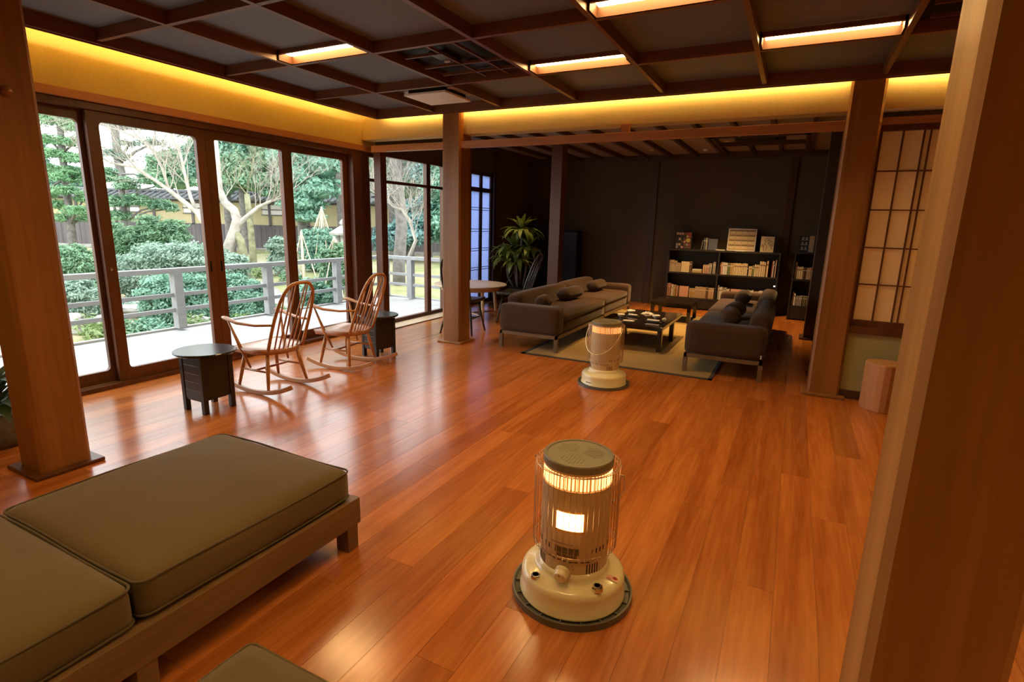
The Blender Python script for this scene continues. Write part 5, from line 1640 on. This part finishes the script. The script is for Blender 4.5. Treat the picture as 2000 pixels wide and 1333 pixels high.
def plant(name, label, cat, cl, n, size, m, group=None, trunk=None, tr=(0.12, 0.05), bark=None, up=0.6, aspect=0.45, thick=0.3, core=0.78, seed=1, stem=True):
    c0 = trunk[0] if trunk else (sum(c[0] for c in cl) / len(cl), sum(c[1] for c in cl) / len(cl), 0)
    org = (c0[0], c0[1], gz(c0[0], c0[1]))
    t = thing(name, label, cat, org, 0, group)
    if stem and not trunk:      # skirts of the shrub, down to the ground
        low = []
        for c in cl:
            zb = gz(c[0], c[1])
            if c[2] - c[4] * 0.6 > zb:
                low.append((c[0], c[1], (c[2] + zb) / 2 - 0.03, c[3] * 0.95, (c[2] - zb) / 2 + 0.1))
        n = int(n * (1 + 0.8 * len(low) / len(cl)))
        cl = list(cl) + low
    leaf_cloud('foliage', cl, n, size, m, t, up, aspect, org, thick, core, None, seed)
    if trunk:
        pts = [(org[0], org[1], org[2] - 0.15)] + list(trunk)
        pts = [tuple(p[i] - org[i] for i in range(3)) for p in pts]
        k = len(pts)
        MB().tube(pts, [tr[0] + (tr[1] - tr[0]) * i / (k - 1) for i in range(k)], 10).obj('trunk', bark or M['bark'], t, smooth=True)
        mb = MB()
        rg = random.Random(seed)
        for c in cl:
            q = tuple(c[i] - org[i] for i in range(3))
            best = min(pts, key=lambda p: abs(p[2] - (q[2] - 0.15)))
            mid = tuple((best[i] + q[i]) / 2 + (0.08 if i == 2 else 0) for i in range(3))
            mb.tube([best, mid, q], [tr[1] * 0.6, tr[1] * 0.45, tr[1] * 0.25], 5)
        stuff(mb.obj('boughs', bark or M['bark'], t, smooth=True))
    elif stem:
        stems(t, cl, org, bark or M['bark'])
    return t


GS = 'clipped shrubs in the garden'
plant('garden_tree', 'tall feathery conifer framed by the window next to the bench-side pillar', 'tree', CEDAR_C, 34000, 0.07, G_FEATHER, 'garden trees', CEDAR_T, (0.13, 0.07), up=0.5, aspect=0.2, thick=0.8, core=0, seed=2)
plant('garden_tree', 'layered cloud-pruned pine in front of the garden wall', 'tree', PINE_C, 12000, 0.06, G_MID, 'garden trees', PINE_T, (0.11, 0.06), up=1.0, aspect=0.22, thick=0.6, core=0.55, seed=3)
plant('garden_tree', 'old pine with grey trunk and dark ragged crown behind the cloud-pruned pine', 'tree', BGPINE_C, 16000, 0.08, G_DARK, 'garden trees', BGPINE_T, (0.22, 0.12), up=1.0, aspect=0.2, thick=0.9, core=0, seed=4)
plant('garden_bush', 'broad dark green spreading pine bush behind the pale azalea', 'bush', LOWPINE_C, 13000, 0.055, G_MID, GS, up=0.9, aspect=0.25, thick=0.5, core=0.6, seed=5)
plant('garden_bush', 'wide pale grey-green azalea mound behind the railing', 'bush', AZALEA_C, 17000, 0.036, G_GREY, GS, thick=0.3, seed=6)
plant('garden_bush', 'rounded green shrub nearest the bench-side pillar, above the railing', 'bush', SHRUB1_C, 6500, 0.034, G_MID, GS, seed=7)
plant('garden_bush', 'pale low shrub seen below the handrail, next to the bench-side pillar', 'bush', SHRUB2_C, 5000, 0.032, G_GREY, GS, seed=8)
plant('garden_bush', 'large teal shrub seen through the railing behind the oval-topped table', 'bush', BUSH3_C, 10000, 0.036, G_TEAL, GS, seed=9)
plant('garden_bush', 'teal shrub seen through the railing behind the first rocking chair', 'bush', BUSH4_C, 7000, 0.036, G_TEAL, GS, seed=10)
plant('garden_bush', 'small glossy green shrub behind the railing between the rocking chairs', 'bush', RHODO_C, 1800, 0.06, G_TEAL, GS, aspect=0.35, core=0.7, seed=11)
plant('garden_bush', 'round pale bush before the boarded wall', 'bush', ROUND_C, 2500, 0.045, G_GREY, GS, seed=12)
plant('garden_bush', 'bushy shrub under the tallest straw rope cone', 'bush', YUKI_C, 4500, 0.05, G_TEAL, GS, seed=13)
plant('garden_bush', 'low shrub under the rope cone nearest the window jamb', 'bush', YUKI3_C, 2500, 0.04, G_MID, GS, core=0.5, seed=14)
gm = [G_MID, G_TEAL, G_DARK, G_TEAL, G_MID, G_TEAL, G_TEAL, G_MID, G_TEAL, G_DARK, G_DARK, G_MID, G_BLUE, G_DARK, G_BLUE, G_TEAL]
EL = ['dense evergreen tree behind the wall, left half of the third window', 'dense evergreen tree behind the wall, right half of the third window', 'dark evergreen tree filling the left of the fourth window', 'dark evergreen tree filling the right of the fourth window',
      'glossy evergreen in front of the tiled wall, right half of the third window', 'glossy evergreen in front of the tiled wall beside the crooked trunk',
      'dark layered conifer filling the fourth window in front of the wall',
      'distant pale tree top in the gap of sky above the roof', 'teal tree crown beside the pale leaning trunk', 'dark trees low behind the feathery conifer', 'evergreen tree hidden beyond the bench-side pillar',
      'evergreen tree behind the grey trunk in the fixed window', 'bluish tree beside the mullion of the fixed window', 'evergreen tree behind the window jamb post', 'low bluish bush beyond the end railing', 'tall teal tree beyond the middle pillar']
for k, cl in enumerate(EVER):
    c = cl[0]
    tr = [(c[0], c[1], gz(c[0], c[1])), (c[0], c[1], c[2] * 0.6), (c[0], c[1], c[2])]
    plant('garden_tree', EL[k], 'tree', [(c[0], c[1], c[2], c[3] * 1.25, c[4] * 1.25) for c in cl], 11000, 0.095, gm[k], 'evergreen trees round the garden', tr, (0.2, 0.12), thick=0.35, core=0.82, aspect=0.4, seed=30 + k)
for k, (x, y, z) in enumerate(LOWPL):
    cl = [(x, y, gz(x, y) + 0.10, 0.26, 0.17), (x + 0.22, y + 0.1, gz(x, y) + 0.06, 0.18, 0.13)]
    plant('ground_plant', f'low green plant on the mossy ground, {ORD[k]} from the left in the garden', 'plant', cl, 420, 0.05, (G_LIME, G_MID, G_LIME, G_TEAL)[k % 4], 'low plants on the mossy ground', aspect=0.3, core=0.5, seed=60 + k, stem=False)


# ---- bare trees
def branchy(parent, start, dirv, length, rad, depth, rg, mb, org, spread=0.55, bend=0.25, upb=0.06):
    p = Vector(start)
    d = Vector(dirv).normalized()
    pts, rs = [tuple(p - Vector(org))], [rad]
    k = 4
    for i in range(k):
        d = (d + Vector((rg.uniform(-bend, bend), rg.uniform(-bend, bend), rg.uniform(-bend, bend) + upb))).normalized()
        p = p + d * (length / k)
        pts.append(tuple(p - Vector(org)))
        rs.append(rad * (1 - 0.55 * (i + 1) / k))
        if depth > 0 and rg.random() < 0.8:
            s = (d + Vector((rg.uniform(-1, 1), rg.uniform(-1, 1), rg.uniform(-0.6, 0.8))) * spread * 1.4).normalized()
            branchy(parent, p, s, length * rg.uniform(0.5, 0.75), rad * 0.5, depth - 1, rg, mb, org, spread, bend, upb)
    mb.tube(pts, rs, 5 if rad > 0.012 else 3, cap=False)
    if depth > 0:
        branchy(parent, p, d, length * 0.7, rad * 0.45, depth - 1, rg, mb, org, spread, bend, upb)


def bare_tree(label, limbs, bark, tips, seed, group='bare trees in the garden'):
    x, y, z = limbs[0][0][0]
    org = (x, y, gz(x, y))
    t = thing('bare_tree', label, 'tree', org, 0, group)
    for k, (pts, r0, r1) in enumerate(limbs):
        q = [tuple(p[i] - org[i] for i in range(3)) for p in pts]
        if k == 0:
            q = [(0, 0, -0.15)] + q
        n = len(q)
        MB().tube(q, [r0 + (r1 - r0) * i / (n - 1) for i in range(n)], 9).obj('trunk' if k == 0 else 'limb', bark, t, smooth=True)
    mb = MB()
    rg = random.Random(seed)
    for (pts, i, n, ln, r_) in tips:
        for _ in range(n):
            a = Vector(pts[i])
            b = Vector(pts[min(i + 1, len(pts) - 1)])
            c = Vector(pts[max(i - 1, 0)])
            d = (b - c).normalized() + Vector((rg.uniform(-0.9, 0.9), rg.uniform(-0.9, 0.9), rg.uniform(-0.2, 0.9)))
            branchy(t, a.lerp(b, rg.random()), d, ln * rg.uniform(0.7, 1.2), r_, 3, rg, mb, org)
    stuff(mb.obj('twigs', bark, t))
    return t


bare_tree('pale crooked bare tree rising behind the first rocking chair', [(BARE_T, 0.15, 0.05), (BARE_R, 0.07, 0.02)], M['palebark'],
          [(BARE_R, 2, 3, 0.9, 0.013), (BARE_R, 3, 4, 0.9, 0.012), (BARE_R, 4, 4, 0.9, 0.011), (BARE_T, 5, 2, 0.7, 0.012), (BARE_T, 7, 3, 1.0, 0.014), (BARE_T, 8, 4, 1.2, 0.014), (BARE_R, 1, 2, 0.7, 0.010)], 4)
bare_tree('pale bare tree with long branches stretching across the second window', [(BARE_L, 0.095, 0.022), (BARE_U, 0.045, 0.016), (BARE_V, 0.035, 0.014)], M['palebark'],
          [(BARE_L, i, 3, 1.0, 0.013) for i in range(4, 9)] + [(BARE_V, i, 5, 1.0, 0.012) for i in range(1, 6)] + [(BARE_U, i, 3, 0.95, 0.012) for i in range(1, 6)], 5)
bare_tree('mossy leaning trunk at the foot of the pale crooked tree', [([BARE_M[2], BARE_M[1], BARE_M[0]], 0.11, 0.08)], M['mossbark'], [], 6)
bare_tree('short mossy trunk with a pale base before the boarded wall', [(MOSS_T, 0.11, 0.08)], M['mossbark'], [(MOSS_T, 3, 3, 0.8, 0.02)], 7)
bare_tree('tall straight grey trunk behind the stone lantern', [(BIG_T, 0.2, 0.17)], M['bark'], [(BIG_T, 2, 4, 1.0, 0.02), (BIG_T, 1, 4, 1.0, 0.018)], 8)
bare_tree('thick grey trunk in the fixed window beyond the corner post', [(FIVE_T, 0.17, 0.12)], M['bark'], [(FIVE_T, 1, 4, 1.1, 0.02), (FIVE_T, 2, 5, 1.1, 0.02), (FIVE_T, 3, 5, 1.1, 0.02)], 9)
bare_tree('small pale bare tree reaching across the fixed window', [(BARE5, 0.045, 0.014)], M['palebark'], [(BARE5, i, 4, 0.6, 0.011) for i in range(1, 7)], 10)

# ---- rope cones over shrubs
for k, (apex, base) in enumerate(YUKI):
    bx, by = base[0], base[1]
    z0 = gz(bx, by)
    t = thing('rope_cone', ('tallest straw rope cone over the shrub by the lantern', 'narrow rope cone with a thick pole, left of the shrub', 'low rope cone nearest the window jamb')[k], 'rope cone', (bx, by, z0), 0, 'straw rope cones protecting shrubs')
    h = apex[2] - z0
    MB().tube([(0, 0, 0), (apex[0] - bx, apex[1] - by, h)], [0.04, 0.025], 8).obj('pole', M['rope'], t, smooth=True)
    R = (0.55, 0.42, 0.55)[k]
    for q in range((9, 6, 8)[k]):
        a = 2 * PI * q / (9, 6, 8)[k] + 0.3
        MB().tube([(apex[0] - bx, apex[1] - by, h), (R * math.cos(a), R * math.sin(a), (0.25, 0.0, 0.1)[k])], 0.011, 5).obj('rope', M['rope'], t)

# ---- stone lantern
x, y, z = LANT[0]
t = thing('stone_lantern', 'weathered stone lantern beside the grey trunk', 'lantern', (x, y, gz(x, y)))
s = (1.40 - gz(x, y)) / 1.6
for nm, pr, n in (('base', [(0.0, 0), (0.34, 0), (0.34, 0.12), (0.24, 0.2)], 6), ('shaft', [(0.15, 0.2), (0.12, 0.45), (0.15, 0.7)], 16), ('platform', [(0.17, 0.7), (0.28, 0.8), (0.28, 0.86), (0.0, 0.86)], 6),
                  ('roof', [(0.0, 1.16), (0.40, 1.16), (0.42, 1.22), (0.2, 1.36), (0.1, 1.42), (0.0, 1.42)], 6), ('finial', [(0.07, 1.42), (0.12, 1.48), (0.09, 1.56), (0.02, 1.62)], 14)):
    o = MB().lathe([(a * s, b * s) for a, b in pr], n).obj(nm, M['stone'], t)
for q in range(6):
    a = 2 * PI * q / 6
    MB().box(0.15 * s, 0.21 * s, -0.05 * s, 0.05 * s, 0.86 * s, 1.16 * s).obj('firebox_post', M['stone'], t).rotation_euler = (0, 0, a)

# ---- rocks
for k, (x, y, z, r_) in enumerate(ROCKS):
    bm = bmesh.new()
    bmesh.ops.create_icosphere(bm, subdivisions=3, radius=1)
    rg = random.Random(k)
    ph = [rg.uniform(0, 6) for _ in range(6)]
    for v in bm.verts:
        q = v.co
        f_ = 1 + 0.18 * math.sin(q.x * 3 + ph[0]) * math.cos(q.y * 3 + ph[1]) + 0.1 * math.sin(q.z * 6 + ph[2] + q.x * 4)
        v.co = Vector((q.x * r_ * 1.3, q.y * r_, q.z * r_ * 0.7)) * f_
    me = bpy.data.meshes.new('garden_rock')
    bm.to_mesh(me)
    bm.free()
    me.materials.append(M['rock'])
    tag(put('garden_rock', me, loc=(x, y, gz(x, y) + r_ * 0.2)), f'grey rounded garden rock, {ORD[k]} of those lying among the plants', 'rock', 'rocks in the garden')

# ---- boundary wall with tiled coping
(ax, ay), (bx, by) = WALL
ln = math.hypot(bx - ax, by - ay)
t = thing('garden_wall', 'boarded and plastered boundary wall with a tiled roof behind the garden', 'garden wall', (ax, ay, -0.05), math.atan2(by - ay, bx - ax))
MB().box(0, ln, -0.06, 0.25, -0.3, 0.14).obj('stone_base', M['rock'], t)
bd = MB()
x = 0.0
while x < ln:
    bd.box(x, x + 0.19, -0.035 - 0.006 * ((int(x * 10)) % 2), 0.0, 0.14, 1.08)
    x += 0.2
stuff(bd.obj('cladding_boards', M['boards'], t))
MB().box(0, ln, 0.0, 0.2, 0.1, 2.12).obj('plaster_panel', M['gwall'], t)
MB().box(0, ln, -0.05, 0.0, 1.07, 1.12).obj('rail', M['boards'], t)
MB().box(0, ln, -0.05, 0.0, 2.02, 2.10).obj('rail', M['boards'], t)
x = 0.4
pm = MB().box(-0.05, 0.05, -0.05, 0.0, 0.14, 2.1).mesh('wall_post', M['boards'])
while x < ln:
    put('wall_post', pm, t, loc=(x, 0, 0))
    x += 1.65
for xo in (0.47, 0.33, 0.62):
    xx = ln * xo
    w_ = MB().box(xx - 0.62, xx + 0.62, -0.03, 0.0, 1.55, 1.98).obj('wall_window', M['white'], t)
    MB().box(xx - 0.66, xx + 0.66, -0.06, -0.03, 1.74, 1.78).obj('window_bar', M['boards'], w_)
    MB().box(xx - 0.66, xx + 0.66, -0.06, -0.03, 1.96, 2.0).obj('window_bar', M['boards'], w_)
    MB().box(xx - 0.66, xx + 0.66, -0.06, -0.03, 1.52, 1.56).obj('window_bar', M['boards'], w_)
rfm = MB()
for sgn in (-1, 1):
    rfm.add([(0, 0.1, 2.40), (ln, 0.1, 2.40), (ln, 0.1 + sgn * 0.62, 2.16), (0, 0.1 + sgn * 0.62, 2.16)], [(0, 1, 2, 3)])
    rfm.add([(0, 0.1, 2.34), (ln, 0.1, 2.34), (ln, 0.1 + sgn * 0.62, 2.10), (0, 0.1 + sgn * 0.62, 2.10)], [(0, 1, 2, 3)])
rfm.box(0, ln, 0.1 - 0.62, 0.1 - 0.60, 2.10, 2.165)
rf_ = rfm.obj('roof_slope', M['rooftile'], t)
tl = MB()
x = 0.1
while x < ln:
    tl.tube([(x, 0.1, 2.415), (x, -0.20, 2.30), (x, -0.53, 2.175)], 0.045, 6)
    x += 0.27
stuff(tl.obj('roof_tiles', M['rooftile'], rf_, smooth=True))
MB().tube([(0, 0.1, 2.44), (ln, 0.1, 2.44)], 0.08, 8).obj('ridge_tile', M['rooftile'], rf_, smooth=True)
